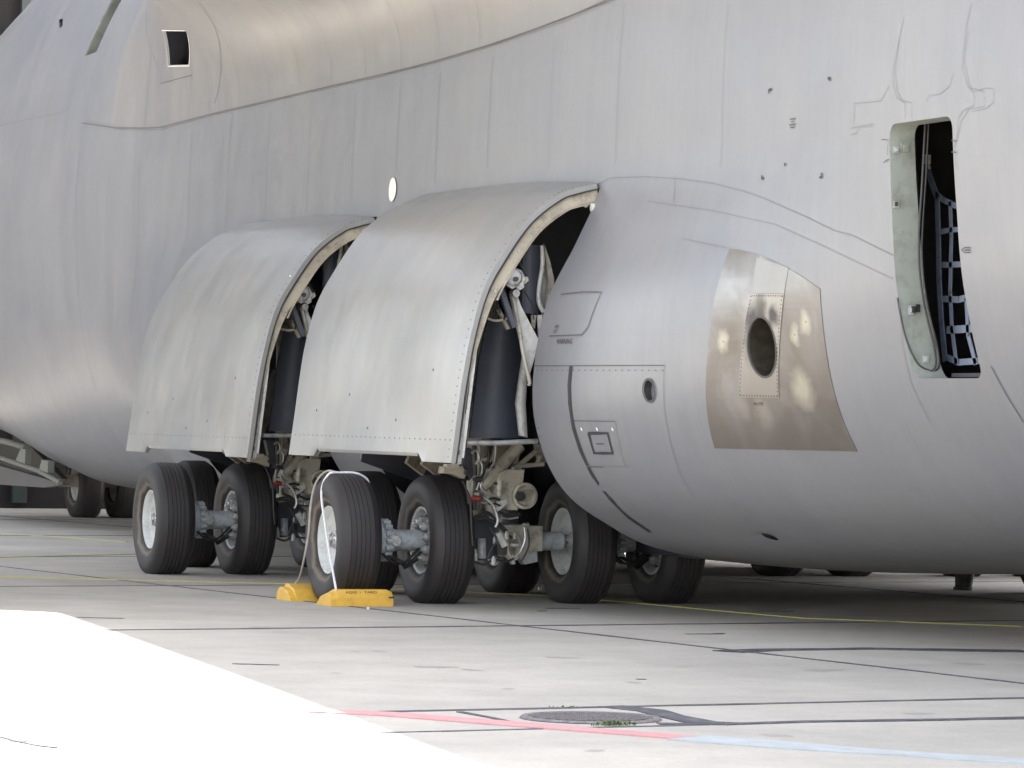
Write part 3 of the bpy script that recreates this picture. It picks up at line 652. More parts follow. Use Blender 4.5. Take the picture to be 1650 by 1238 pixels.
for pts, wd in (([(1491, 262), (1500, 290), (1510, 318), (1512, 380), (1513, 450), (1517, 520), (1523, 580)], .075), ([(1508, 312), (1520, 322), (1540, 332)], .045), ([(1531, 325), (1533, 380), (1531, 470), (1534, 530), (1541, 585)], .05),
                ([(1516, 374), (1530, 371), (1545, 370)], .04), ([(1518, 427), (1560, 426)], .045), ([(1520, 482), (1545, 483), (1565, 478)], .05), ([(1526, 532), (1575, 529)], .06), ([(1557, 480), (1560, 540), (1572, 585)], .05), ([(1526, 576), (1545, 584), (1575, 582), (1590, 578)], .05)):
    strap(pts, wd)
b = MB(); p = onY(1493, 257, 3.05); b.box(p, (.05, .05, .07)); b.tube([p, onY(1498, 272, 3.0)], .012, 6, spline=False); o = b.build('net_hook', M['white'], None, False); o.parent = net; o.matrix_parent_inverse = Matrix.Translation(-net.location)

# ---------------------------------------------------------------- main gear doors
DP = [(3.70, 3.90), (3.89, 3.85), (4.07, 3.78), (4.36, 3.55), (4.62, 3.18), (4.78, 2.88), (4.89, 2.48), (4.95, 2.12), (5.0, 1.73), (5.05, 1.36)]
def cat(T, k=5):
    T = np.array(T, float); out = []
    for i in range(len(T) - 1):
        a = T[max(i - 1, 0)]; b = T[i]; c = T[i + 1]; d = T[min(i + 2, len(T) - 1)]
        for j in range(k): t = j / k; out.append(.5 * ((2 * b) + (c - a) * t + (2 * a - 5 * b + 4 * c - d) * t * t + (3 * b - a - 3 * c + d) * t ** 3))
    out.append(T[-1]); return np.array(out)
DC = cat(DP); tg = np.gradient(DC, axis=0); tg /= np.linalg.norm(tg, axis=1)[:, None]; DN = np.column_stack([-tg[:, 1], tg[:, 0]])
def door(name):
    nu = 36; nn = len(DC); V = []; Fc = []
    for side in (0, .045):
        for i in range(nu + 1):
            u = UA + (UF - UA) * i / nu; t = i / nu
            notch = .075 * (1 if (.17 < t < .83) else 0)
            for j in range(nn):
                y, z = DC[j] - DN[j] * side; s = j / (nn - 1)
                top = (1 - s) ** 3
                z += .125 * top * (1 - (1 - t) ** 3); y -= .03 * top * t
                y += (.014 * math.sin(u * 1.9 + 1) * math.sin(s * 7) + .006 * math.sin(s * 17 + u * 1.3) * math.sin(u * .9 + .4)) * s      # slightly dented skin
                if j == nn - 1: z += notch
                V.append((u, y, z))
    W_ = nn; n = (nu + 1) * nn
    for i in range(nu):
        for j in range(nn - 1): k = i * W_ + j; Fc += [(k, k + 1, k + W_ + 1, k + W_), (n + k, n + k + W_, n + k + W_ + 1, n + k + 1)]
    bd = [j for j in range(nn)] + [i * W_ + nn - 1 for i in range(1, nu + 1)] + [nu * W_ + j for j in range(nn - 2, -1, -1)] + [i * W_ for i in range(nu - 1, 0, -1)]
    for i in range(len(bd)): p, q = bd[i], bd[(i + 1) % len(bd)]; Fc.append((p, n + p, n + q, q))
    return mesh_obj(name, V, Fc, M['door'], aircraft)
d2 = door('gear_door')
def rib(u0_, u1_, d0, d1, j0=0, j1=None, m='primer', name='door_rib', par=None, taper=None):
    nn = len(DC); j1 = j1 or nn; V = []; Fc = []; J = list(range(j0, j1))
    for j in J:
        s = (j - j0) / (len(J) - 1); dd = d0 + (d1 - d0) * (1 if taper is None else taper(j / (nn - 1)))
        a = DC[j] - DN[j] * d0; b = DC[j] - DN[j] * dd
        V += [(u0_, *a), (u1_, *a), (u1_, *b), (u0_, *b)]
    for i in range(len(J) - 1):
        for k in range(4): Fc.append((4 * i + k, 4 * i + (k + 1) % 4, 4 * i + 4 + (k + 1) % 4, 4 * i + 4 + k))
    Fc += [(0, 1, 2, 3), tuple(4 * (len(J) - 1) + k for k in range(4))[::-1]]
    return mesh_obj(name, V, Fc, M[m], par or d2, True, 30)
tp = lambda s: 1 if s < .45 else max(.25, 1 - (s - .45) * 2.2)
rib(UA + .02, UA + .06, .044, .165, taper=tp); rib(UA + .02, UA + .16, .155, .172, 0, 26, taper=None)
for u in (-1.0, .3, 1.6, UF - .08): rib(u, u + .05, .044, .15, 0, len(DC) - (2 if u < 2 else 1), taper=tp)
rib(UA - .006, UA + .03, .046, .06, m='dark', name='door_seal')
def bayobj(mb, name, m, smooth=True, par=None): return mb.build(name, M[m], par or d2, smooth)
X0 = -2.12
W = lambda px, py, x=X0: Vector(onX(px, py, x))
def poly(px, x, th, m, name, par=None):
    b = MB(); b.prism([W(a, c, x) for a, c in px], (th, 0, 0)); return bayobj(b, name, m, False, par)
def tub(px, x, r, m, name, n=8, spline=True, par=None):
    b = MB(); b.tube([W(a, c, x) for a, c in px], r, n, spline=spline); return bayobj(b, name, m, True, par)
def barx(a, c, x, wd, th, m, name, par=None):
    b = MB(); b.bar(W(*a, x), W(*c, x), th, wd); return bayobj(b, name, m, False, par)
mech = MB(); p = W(826, 447, -2.2); mech.lathe((p.x, p.y, p.z), [(-.05, 0), (-.05, .065), (-.03, .088), (.05, .088), (.07, .065), (.07, 0)], 9, 'X'); mech = mech.build('door_actuator', M['steel'], aircraft)
tag(mech)
poly([(814, 438), (824, 430), (840, 436), (847, 449), (843, 455), (845, 463), (838, 468), (832, 462), (826, 466), (815, 458)], -2.22, .05, 'steel', 'actuator_plate', mech)
b = MB(); b.lathe(W(831, 450, -2.27), [(-.02, 0), (-.02, .022), (.02, .022), (.02, 0)], 12, 'X'); bayobj(b, 'pivot_bolt', 'dark', par=mech)
poly([(806, 413), (812, 420), (824, 425), (826, 436), (818, 433), (808, 426)], -2.2, .05, 'white', 'hinge_bracket', mech)
poly([(803, 446), (812, 452), (812, 457), (800, 452)], -2.2, .04, 'white', 'hinge_bracket', mech)
poly([(796, 444), (806, 449), (834, 527), (826, 529)], -2.16, .05, 'navy', 'linkage_arm', mech)
poly([(802, 424), (818, 440), (812, 446), (799, 436)], -2.10, .05, 'primer', 'hinge_bracket', mech)
poly([(785, 450), (799, 448), (790, 480), (779, 505), (774, 498)], -2.12, .05, 'primer', 'hinge_bracket', mech)
poly([(823, 472), (832, 470), (840, 494), (867, 546), (862, 575), (853, 606), (851, 590), (842, 560), (833, 520)], -2.0, .05, 'white', 'bell_crank', mech)
tub([(826, 474), (837, 530), (843, 570), (853, 612), (852, 622)], -2.04, .018, 'cream', 'bell_crank', 8, par=mech)
b = MB(); b.lathe(W(829, 473, -2.06), [(-.05, 0), (-.05, .035), (.05, .035), (.05, 0)], 12, 'X'); bayobj(b, 'pivot_bolt', 'steel', par=mech)
poly([(802, 500), (806, 497), (822, 530), (817, 531)], -1.9, .04, 'primer', 'linkage_arm', mech)
tub([(785, 513), (800, 517), (822, 512)], -2.0, .012, 'primer', 'drain_pipe', par=mech)
poly([(820, 418), (828, 414), (834, 424), (828, 432)], -2.15, .04, 'primer', 'hinge_bracket', mech)
poly([(839, 448), (850, 446), (852, 452), (846, 458), (840, 456)], -2.2, .04, 'primer', 'lever_stub', mech)
poly([(776, 496), (783, 494), (786, 506), (779, 510)], -2.26, .03, 'white', 'rod_end', mech)
for pts in ([(806, 405), (815, 412), (826, 408)], [(845, 470), (856, 490), (860, 515)], [(812, 462), (818, 490), (812, 515)], [(790, 470), (802, 490), (806, 505)]): tub(pts, -2.05, .008, 'hose', 'hydraulic_line', 6, par=mech)
# white curved edge of the inner door and its dark blue grey face
def curved(pts_l, pts_r, x, th, m, name, par, bow=.10):
    n = len(pts_l); V = []
    for (a, c) in ((pts_l, pts_r),):
        for i in range(n):
            A = W(*a[i], x); Bq = W(*c[i], x)
            for k in range(7): t = k / 6; q = A.lerp(Bq, t); q.x -= bow * math.sin(math.pi * t); V.append(q)
    V += [v + Vector((th, 0, 0)) for v in V]; N_ = 7 * n; Fc = []
    for i in range(n - 1):
        for k in range(6): j = i * 7 + k; Fc += [(j, j + 1, j + 8, j + 7), (N_ + j, N_ + j + 7, N_ + j + 8, N_ + j + 1)]
    bd = list(range(7)) + [7 * i + 6 for i in range(1, n)] + [7 * (n - 1) + k for k in range(5, -1, -1)] + [7 * i for i in range(n - 2, 0, -1)]
    for i in range(len(bd)): p, q = bd[i], bd[(i + 1) % len(bd)]; Fc.append((p, N_ + p, N_ + q, q))
    return mesh_obj(name, V, Fc, M[m], par, True, 40)
idr = curved([(786, 515), (772, 580), (765, 640), (757, 706)], [(836, 515), (841, 580), (838, 640), (846, 706)], -1.2, .03, 'navy', 'inner_gear_door', aircraft)
curved([(843, 575), (836, 620), (832, 650), (838, 702)], [(852, 575), (849, 620), (847, 650), (850, 705)], -1.5, .04, 'white', 'inner_door_edge', idr, .02)
bx_ = curved([(842, 395), (842, 440), (841, 505)], [(871, 395), (868, 440), (868, 506)], -1.75, .05, 'navy', 'folding_panel', aircraft, .03)
tub([(873, 396), (874, 425), (869, 460), (868, 485), (875, 503)], -1.8, .020, 'white', 'panel_edge', 8, par=bx_)
poly([(877, 393), (886, 420), (893, 450), (892, 480), (880, 507), (874, 508), (882, 480), (884, 450), (880, 420)], -1.75, .05, 'cream', 'panel_edge', bx_)
poly([(871, 400), (882, 440), (882, 480), (876, 500), (868, 480), (872, 440)], -1.68, .03, 'steel', 'panel_face', bx_)
poly([(866, 508), (874, 508), (872, 538), (868, 545)], -1.9, .02, 'white', 'panel_link', bx_)
poly([(856, 508), (864, 508), (862, 530), (857, 525)], -1.9, .02, 'primer', 'panel_link', bx_)
for pts, r, m in (([(845, 388), (839, 405), (838, 425), (850, 445)], .008, 'hose'), ([(850, 380), (842, 395), (835, 405)], .007, 'hose')): tub(pts, -2.2, r, m, 'hydraulic_line', 6, par=mech)
# push rod, ladder bracket, cross bar (all on the door)
barx((773, 500), (744, 738), -2.24, .032, .03, 'white', 'push_rod')
barx((765, 530), (738, 690), -2.25, .022, .05, 'primer', 'door_stiffener')
poly([(745, 668), (751, 666), (743, 748), (731, 748), (737, 690)], -2.27, .05, 'steel', 'latch_bracket')
for (x, y) in ((743, 688), (741, 702), (739, 715), (738, 730)): poly([(x - 4, y - 4), (x + 3, y - 4), (x + 2, y + 3), (x - 5, y + 3)], -2.285, .02, 'dark', 'bracket_slot')
b = MB(); b.tube([W(752, 714, -1.9), W(800, 714, -1.9), W(866, 711, -1.9)], .023, 10, spline=False); crossbar = b.build('torque_tube', M['steel'], aircraft)
poly([(943, 305), (951, 304), (950, 330), (946, 334), (940, 316)], -2.25, .05, 'primer', 'hinge_bracket'); tub([(925, 322), (945, 333)], -2.25, .014, 'primer', 'hinge_pin', spline=False)
b = MB(); b.lathe(W(958, 335, -2.3), [(-.03, 0), (-.03, .04), (.03, .04), (.03, 0)], 14, 'Y'); bayobj(b, 'hinge_roller', 'white')
for t in (4, 12, 18, 24): # bolts on the rib
    y, z = DC[t] - DN[t] * .11; b = MB(); b.lathe((UA + .015, y, z), [(-.012, 0), (-.012, .014), (.01, .014)], 8, 'X'); bayobj(b, 'rib_bolt', 'steel')
fb = MB(); nn_ = len(DC)
def dpt(u, j, e=.0):
    t = (u - UA) / (UF - UA); s_ = j / (nn_ - 1); y, z = DC[j]; top = (1 - s_) ** 3
    z += .125 * top * (1 - (1 - t) ** 3); y -= .03 * top * t; y += (.014 * math.sin(u * 1.9 + 1) * math.sin(s_ * 7) + .006 * math.sin(s_ * 17 + u * 1.3) * math.sin(u * .9 + .4)) * s_
    return Vector((u, y + DN[j][0] * e, z + DN[j][1] * e))
for u in [UA + .1] : 
    for j in range(2, nn_ - 1, 1): fb.lathe(dpt(u, j, .001), [(-.004, 0), (-.004, .007), (.004, .006), (.004, 0)], 6, 'Y')
for k in range(34): fb.lathe(dpt(UA + .1 + k * .142, nn_ - 4, .001), [(-.004, 0), (-.004, .007), (.004, .006), (.004, 0)], 6, 'Y')
for (u, j) in ((-.6, nn_ - 6), (.9, nn_ - 9), (1.9, nn_ - 7), (-1.5, nn_ - 12), (.2, nn_ - 5)): fb.lathe(dpt(u, j, .001), [(-.004, 0), (-.004, .014), (.005, .012), (.005, 0)], 8, 'Y')
fb = fb.build('fastener_row', M['seamf'], d2); fb['kind'] = 'stuff'
# forward bay: same door and mechanism further towards the nose
def shift_copy(o, dx, dz=0):
    c = copy_tree(o, aircraft); c.location.x += dx; c.location.z += dz; return c
d1 = shift_copy(d2, BAY, -.055); d2['label'] = 'aft curved gear pod door hanging open'; d1['label'] = 'forward curved gear pod door hanging open'
for o in (mech, idr, crossbar): shift_copy(o, BAY)
c = shift_copy(bx_, BAY, .36); c.location.y -= .12

# ---------------------------------------------------------------- wheels
TR = [(-.10, .30), (-.135, .315), (-.165, .345), (-.200, .41), (-.217, .475), (-.210, .53), (-.188, .575), (-.150, .602)]
tread = []
for x in (-.115, -.065, -.02, .02, .065, .115):
    r = .6225 - .22 * x * x
    tread += [(x - .004, r), (x - .002, r - .008), (x + .002, r - .008), (x + .004, r)]
TR = TR + tread + [(-x, r) for x, r in TR[::-1]]
AZ = .592
tb = MB(); tb.lathe((0, 0, 0), TR, 72)
V = []
for (x, y, z) in tb.V:       # sits under load: flattened contact patch, bulged side walls
    f = max(0, -z - .40) / .2
    V.append((x, y * (1 + .10 * f), max(z, -AZ)))
tyre_me = mesh_obj('tyre', V, tb.F, M['tyre'], None, True, 50).data; bpy.data.objects.remove(bpy.data.objects['tyre'])
rb = MB()   # rim with the dish facing +Y
rb.lathe((0, 0, 0), [(-.12, .30), (.115, .30), (.135, .318), (.15, .322), (.155, .315), (.140, .300), (.132, .296), (.126, .288), (.085, .278), (.075, .262), (.035, .245), (.02, .225), (.015, .20), (.03, .17), (.035, .13), (.05, .10), (.05, 0)], 56)
rb.lathe((0, 0, 0), [(-.10, .285), (-.13, .315), (-.15, .322), (-.155, .315), (-.14, .295), (-.05, .275)], 48)
rim_me = mesh_obj('wheel_rim', rb.V, rb.F, M['rim'], None, True, 40).data; bpy.data.objects.remove(bpy.data.objects['wheel_rim'])
hb = MB(); hb.lathe((0, 0, 0), [(.03, .10), (.09, .085), (.115, .055), (.115, 0)], 20)
for k in range(8):
    a = 2 * math.pi * k / 8; hb.lathe((.062 * math.cos(a), .108, .062 * math.sin(a)), [(0, .012), (.016, .012), (.016, 0)], 6)
hb.bar((-.05, .125, .02), (.05, .125, -.02), .03, .02); hb.bar((-.02, .13, -.06), (.02, .13, .05), .02, .025)
hub_me = mesh_obj('hub_cap', hb.V, hb.F, M['steel'], None, True, 30).data; bpy.data.objects.remove(bpy.data.objects['hub_cap'])
bb = MB()   # brake side, facing -Y: dark recess, ring of pistons
bb.lathe((0, 0, 0), [(-.05, .275), (-.045, .2), (-.04, .10)], 40)
brake_back = mesh_obj('brake_disc', bb.V, bb.F, M['dark'], None).data; bpy.data.objects.remove(bpy.data.objects['brake_disc'])
pb = MB()
pb.lathe((0, 0, 0), [(-.05, .235), (-.10, .225), (-.115, .19), (-.115, .12), (-.09, .10)], 36)
for k in range(10):
    a = 2 * math.pi * (k + .3) / 10; c = (.185 * math.cos(a), 0, .185 * math.sin(a)); pb.lathe(c, [(-.09, .042), (-.165, .042), (-.178, .03), (-.178, .022), (-.20, .018), (-.20, 0)], 12)
for k in range(20):
    a = 2 * math.pi * k / 20; pb.lathe((.262 * math.cos(a), 0, .262 * math.sin(a)), [(-.05, .012), (-.085, .012), (-.085, 0)], 6)
brake_me = mesh_obj('brake_pistons', pb.V, pb.F, M['steel'], None, True, 30).data; bpy.data.objects.remove(bpy.data.objects['brake_pistons'])
def put(name, me, par, loc, rz=0, ry=0):
    o = bpy.data.objects.new(name, me); COL.objects.link(o); o.parent = par; o.location = loc; o.rotation_euler = (0, ry, rz); return o
def wheel(par, x, y, face, z=AZ):
    t = put('tyre', tyre_me, par, (x, y, z))
    rz = 0 if face > 0 else math.pi; a = random.uniform(0, 6)
    for nm, me in (('wheel_rim', rim_me), ('hub_cap', hub_me), ('brake_disc', brake_back), ('brake_pistons', brake_me)):
        put(nm, me, par, (x, y, z), rz, 0)
YC = 3.66
def axle(par, x, y0, y1):
    ym = (y0 + y1) / 2; L_ = abs(y1 - y0)
    b = MB(); b.lathe((x, ym, AZ), [(-L_ / 2 + .1, 0), (-L_ / 2 + .1, .08), (-L_ / 2 + .17, .10), (-.06, .10), (-.02, .115), (.03, .16), (.05, .165), (L_ / 2 - .15, .165), (L_ / 2 - .1, .0)], 28); b.build('axle_housing', M['axle'], par, True, 40)
    b = MB()
    for k in range(16):
        a = 2 * math.pi * k / 16; b.lathe((x + .18 * math.cos(a), ym + .04, AZ + .18 * math.sin(a)), [(-.02, 0), (-.02, .024), (.05, .024), (.05, 0)], 8)
    b.lathe((x, ym + .04, AZ), [(-.012, .10), (-.012, .185), (.02, .185), (.02, .1)], 28)
    b.build('bolt_flange', M['axle'], par, True, 40)
    # round inspection cover facing aft with a cross plate
    b = MB(); b.lathe((x - .165, ym - .0, AZ + .0), [(-.03, 0), (-.03, .05), (-.02, .06), (.06, .06)], 18, 'X'); b.bar((x - .2, ym - .03, AZ - .03), (x - .2, ym + .03, AZ + .03), .015, .02); b.bar((x - .2, ym + .03, AZ - .03), (x - .2, ym - .03, AZ + .03), .015, .02); b.build('inspection_cover', M['steel'], par, False)
    b = MB()
    for k in range(5):
        a0 = random.uniform(-1, 1) * .1; b.tube([(x - .1, ym + .1 + a0 * .3, AZ - .12), (x - .19 - random.uniform(0, .05), ym + a0, AZ - .2), (x - .12, ym - .12, AZ - .22 + a0 * .5), (x - .05, ym - .3, AZ - .08 + a0)], .011, 6)
    b.build('brake_hose', M['hose'], par)
def gear():
    g = MB()    # main strut, bogie beam, casting
    g.cur = 0
    g.tube([(.85, YC, .62), (.85, YC, 1.15), (.80, YC, 1.9), (.78, YC, 3.1)], [.11, .11, .15, .15], 20, spline=False)
    g.box((.75, YC, .60), (1.9, .30, .30)); g.box((.1, YC, .62), (.5, .62, .24))
    o = g.build('landing_gear', M['cream'], aircraft, True, 40)
    for (x, y, f) in ((0, 5.3, 1), (0, 4.38, -1), (0, 2.94, 1), (0, 2.02, -1), (2.0, YC + .75, 1), (2.0, YC - .75, -1)): wheel(o, x, y, f)
    axle(o, 0, 4.38, 5.3); axle(o, 0, 2.02, 2.94); 
    b = MB(); b.tube([(0, 4.2, AZ), (0, 3.1, AZ)], .09, 16, spline=False); b.build('axle', M['axle'], o); b = MB(); b.tube([(2.0, 3.0, AZ), (2.0, 4.35, AZ)], .09, 16, spline=False); b.build('axle', M['axle'], o)
    def g_tub(px, x, r, m, name, n=10, spline=True): b = MB(); b.tube([W(a, c, x) for a, c in px], r, n, spline=spline); return b.build(name, M[m], o)
    def g_poly(px, x, th, m, name, bev=True):
        b = MB(); b.prism([W(a, c, x) for a, c in px], (th, 0, 0)); q = b.build(name, M[m], o, False); return q
    # big diagonal retraction brace and torque link castings (cream)
    g_tub([(838, 718), (822, 735), (777, 786)], -.35, .060, 'cream', 'drag_brace', 16, False)
    g_tub([(777, 786), (786, 800), (790, 830)], -.3, .05, 'cream', 'drag_brace', 14, True)
    g_poly([(806, 762), (816, 757), (845, 757), (843, 775), (836, 798), (834, 822), (818, 822), (806, 812), (800, 790)], -.45, .16, 'cream', 'torque_link')
    g_poly([(800, 716), (835, 716), (822, 735), (802, 756), (796, 740)], -.1, .08, 'primer', 'strut_casting')
    b = MB(); b.lathe(W(841, 799, -.42), [(-.09, 0), (-.09, .05), (-.06, .055), (-.06, .085), (-.10, .10), (-.09, .125), (.06, .125), (.08, .09), (.08, 0)], 26, 'X'); b.build('trunnion', M['cream'], o)
    b = MB(); b.lathe(W(838, 800, -.54), [(-.03, 0), (-.03, .045), (.03, .045)], 16, 'X'); b.build('trunnion_pin', M['dark'], o)
    g_tub([(806, 775), (804, 800)], -.5, .028, 'cream', 'damper', 12, False); g_tub([(830, 752), (876, 748)], -.3, .022, 'cream', 'side_brace', 10, False)
    for p in ([(832, 754), (864, 727)], [(830, 750), (836, 722)], [(866, 748), (872, 735)]): g_tub(p, -.28, .026, 'primer', 'side_brace', 10, False)
    g_poly([(862, 716), (880, 716), (880, 746), (868, 744)], -.2, .05, 'cream', 'side_brace')
    b = MB(); b.lathe(W(832, 755, -.36), [(-.04, 0), (-.04, .04), (.04, .04), (.04, 0)], 12, 'X'); b.build('brace_pin', M['steel'], o)
    g_poly([(764, 838), (800, 838), (803, 862), (799, 900), (768, 904), (764, 880)], -.18, .10, 'navy', 'bogie_beam'); g_tub([(776, 868), (776, 900)], -.24, .045, 'axle', 'pitch_damper', 14, False)
    g_poly([(836, 858), (864, 850), (866, 905), (846, 910), (838, 900)], -.1, .12, 'axle', 'bogie_beam')
    for k, (dx, rr) in enumerate(((0, .125), (-.035, .12), (-.07, .125))):
        b = MB(); c = W(822 + k * 3, 880, -.3 + dx); n_ = 28
        b.tube([c + Vector((.03 * math.sin(a), rr * math.cos(a) * .55, rr * math.sin(a))) for a in [2 * math.pi * i / n_ for i in range(n_ + 1)]], .013, 8, spline=False); b.build('spring_coil', M['cream'], o)
    g_tub([(803, 858), (814, 880)], -.42, .04, 'white', 'swivel_fitting', 10, False); g_poly([(800, 876), (818, 878), (816, 896), (802, 893)], -.4, .08, 'dark', 'valve_block')
    g_poly([(803, 808), (815, 804), (818, 812), (806, 822), (800, 824)], -.5, .05, 'white', 'swivel_fitting')
    g_poly([(716, 752), (745, 751), (752, 762), (748, 772), (728, 764), (714, 763)], -.3, .15, 'primer', 'uplock_fitting'); g_poly([(720, 748), (740, 748), (740, 754), (720, 754)], -.32, .10, 'cream', 'uplock_fitting')
    g_poly([(742, 722), (758, 722), (768, 735), (765, 765), (756, 775), (748, 750)], -.25, .1, 'navy', 'valve_block')
    g_tub([(764, 716), (766, 780), (764, 822)], -.4, .022, 'dark', 'strut_pipe', 8, False); g_tub([(772, 716), (770, 760), (759, 800), (757, 830)], -.3, .03, 'cream', 'strut_pipe', 8)
    # hoses (dark) and pipes (steel) wound round the strut
    H = [([(799, 718), (796, 745), (780, 770), (775, 785), (785, 795), (800, 800)], .011), ([(764, 836), (780, 834), (800, 845), (815, 858), (822, 866)], .016), ([(764, 832), (785, 829), (803, 842), (818, 856)], .010),
         ([(779, 800), (795, 815), (802, 838), (798, 850)], .014), ([(776, 812), (776, 822), (790, 828), (800, 840)], .013), ([(805, 825), (820, 832), (838, 828)], .013), ([(800, 832), (818, 836), (835, 834)], .009),
         ([(790, 850), (800, 870), (792, 885), (786, 900)], .010), ([(765, 905), (780, 910), (795, 902), (815, 905), (828, 900)], .011), ([(845, 850), (846, 870), (838, 890), (830, 898)], .013), ([(850, 852), (852, 880), (840, 905)], .009),
         ([(752, 790), (758, 810), (760, 850), (762, 880)], .012), ([(770, 738), (777, 750), (775, 770), (768, 790)], .010), ([(786, 718), (788, 740), (780, 760), (772, 775)], .012), ([(745, 775), (752, 790), (755, 812)], .010),
         ([(760, 730), (768, 726), (772, 738), (766, 748)], .012), ([(785, 806), (796, 803), (806, 806)], .012), ([(787, 812), (798, 812), (806, 815)], .010)]
    for i, (p, r) in enumerate(H): g_tub(p, -.52 - .03 * (i % 4), r, 'hose' if i % 3 else 'steel', 'hydraulic_hose', 7)
    for i in range(26):     # small fittings, clamps and unions
        x = random.choice([random.uniform(748, 800), random.uniform(755, 862)]); y = random.uniform(722, 905) if x < 800 else random.uniform(830, 905)
        b = MB(); c = W(x, y, -.5 + random.uniform(-.1, .15)); s = random.uniform(.012, .028)
        b.lathe(c, [(-s * 1.6, 0), (-s * 1.6, s), (s, s), (s, s * .6), (s * 1.8, s * .6), (s * 1.8, 0)], 7, random.choice('XYZ')); b.build('pipe_union', M[random.choice(['steel', 'steel', 'dark', 'cream', 'redpipe' if i % 9 == 0 else 'primer'])], o, False)
    return o
g2 = gear(); g2['label'] = 'aft port six-wheel landing gear with chocked outer wheel'
for dx, dy, lb in ((BAY, 0, 'forward port six-wheel landing gear'), (BAY, -2 * YC, 'forward starboard landing gear beyond the belly'), (0, -2 * YC - .35, 'aft starboard landing gear beyond the belly')):
    c = copy_tree(g2, aircraft); c.location = (dx, dy, 0); c['label'] = lb
# bay sides: grey panels seen below the doors
for k in range(2):
    d = BAY * k
    b = MB(); b.prism([(UF + d - .05, 4.3, 1.3), (UF + d - .05, 2.6, .75), (UF + d - .05, 2.6, 3.6), (UF + d - .05, 4.0, 3.6)], (.04, 0, 0)); b.build('bay_bulkhead', M['navy'], aircraft, False)
    for (x, y, l) in ((.3, 4.35, 1.0), (1.2, 4.2, 1.2)):
        b = MB(); b.bar((x + d, y, 1.25), (x + d + .2, y - .5, 2.2), .25, .04); b.build('door_stay', M['primer'], aircraft, False)
# ---------------------------------------------------------------- nose gear
ng = None
p1 = onZ(135, 834); b = MB(); b.tube([(p1[0] + .2, 0, .6), (p1[0] + .5, 0, 2.2)], .14, 14, spline=False); b.box((p1[0], 0, .6), (.3, 2.6, .2)); ng = b.build('nose_gear', M['cream'], aircraft)
y0 = p1[1]; yn = onX(197, 833, p1[0])[1]
for yy in (y0, yn, -yn, -y0): wheel(ng, p1[0], yy, 1)
def q(px, py, y=2.6): return Vector(onY(px, py, y))
nd = MB(); nd.prism([q(-30, 742), q(0, 751), q(60, 768), q(102, 781), q(70, 786), q(0, 781), q(-30, 772)], (0, -.12, 0)); nd = nd.build('nose_gear_door', mat('nose door paint', (.09, .085, .085), .5), aircraft, False)
b = MB(); b.tube([q(-20, 732, 2.7), q(0, 738, 2.7), q(62, 759, 2.7), q(97, 778, 2.7)], .035, 10, spline=False); b.build('door_rail', M['greend'], nd)
b = MB(); b.tube([q(-20, 708, 2.3), q(10, 712, 2.3), q(42, 722, 2.3)], .05, 10); b.build('door_arch', M['greend'], nd)
for P_ in ([(25, 742), (33, 724), (41, 724), (40, 748)], [(63, 757), (67, 741), (77, 743), (77, 762)]):
    b = MB(); b.prism([q(*a, 2.72) for a in P_], (0, -.1, 0)); b.build('hinge_bracket', M['greend'], nd, False)
b = MB(); b.prism([q(-30, 712, 1.6), q(45, 715, 1.6), q(100, 772, 1.6), q(-30, 760, 1.6)], (0, -.1, 0)); b.build('dark_backing', M['dark'], nd, False)  # dark sheet added to stand for the shaded gap behind the nose door

# ---------------------------------------------------------------- chocks and rope
def chock(px0, px1, py, x_in, x_out, lab, txt=None):
    A = onZ(px0, py); Bq = onZ(px1, py); ya, yb = max(A[1], Bq[1]), min(A[1], Bq[1]); L_ = ya - yb; ym = (ya + yb) / 2; s = 1 if x_out > x_in else -1
    root = empty('wheel_chock', ((x_in + x_out) / 2, ym, 0)); tag(root, lab, 'wheel chock', 'yellow chocks at the outer aft wheel')
    bb_ = MB(); xs = [x_out, x_out, x_out - s * .055, x_out - s * .16, x_in + s * .12, x_in]; zc = [0, .085, .155, .155, .11, 0]
    V = []; st = [(-L_ / 2, .86, -.0), (-L_ / 2 + .05, 1, 0), (L_ / 2 - .07, 1, 0), (L_ / 2 - .065, .80, 0), (L_ / 2 - .015, .78, 0), (L_ / 2, .66, 0)]; n = 6
    for (y, k, _) in st:
        for x, z in zip(xs, zc): V.append((x - root.location.x, y, z * k))
    Fc = []
    for i in range(len(st) - 1):
        for k in range(n): Fc.append((i * n + k, i * n + (k + 1) % n, (i + 1) * n + (k + 1) % n, (i + 1) * n + k))
    Fc += [tuple(range(n)), tuple(range((len(st) - 1) * n, len(st) * n))[::-1]]
    bd_ = mesh_obj('chock_body', V, Fc, M['yellow'], root, False)
    md = bd_.modifiers.new('bev', 'BEVEL'); md.width = .008; md.segments = 2
    b = MB(); b.box((x_out - root.location.x, -L_ / 2 + .02, .085), (.012, .05, .015)); b.build('drain_slot', M['dark'], root, False)
    if txt:
        cu = bpy.data.curves.new('t', 'FONT'); cu.body = txt; cu.size = .042; cu.align_x = 'CENTER'; cu.align_y = 'CENTER'; cu.resolution_u = 2
        o = bpy.data.objects.new('t', cu); me = bpy.data.meshes.new_from_object(o); bpy.data.objects.remove(o); me.materials.clear(); me.materials.append(M['black'])
        a = math.atan2(.07, .055)
        for v in me.vertices:
            x, y = v.co.x, v.co.y; t = .6 + y / .09
            v.co = (x_out - root.location.x - s * (.055 * t) - .002, -x * 1.15, .085 + .07 * t + .002)
        me.name = 'chock_text'; ob = bpy.data.objects.new('chock_text', me); COL.objects.link(ob); ob.parent = root
    return root
c2 = chock(535, 636, 978, -.26, -.72, 'yellow chock lying nearest the camera behind the outer wheel, with black stencil', 'ADEE 1  YARD')
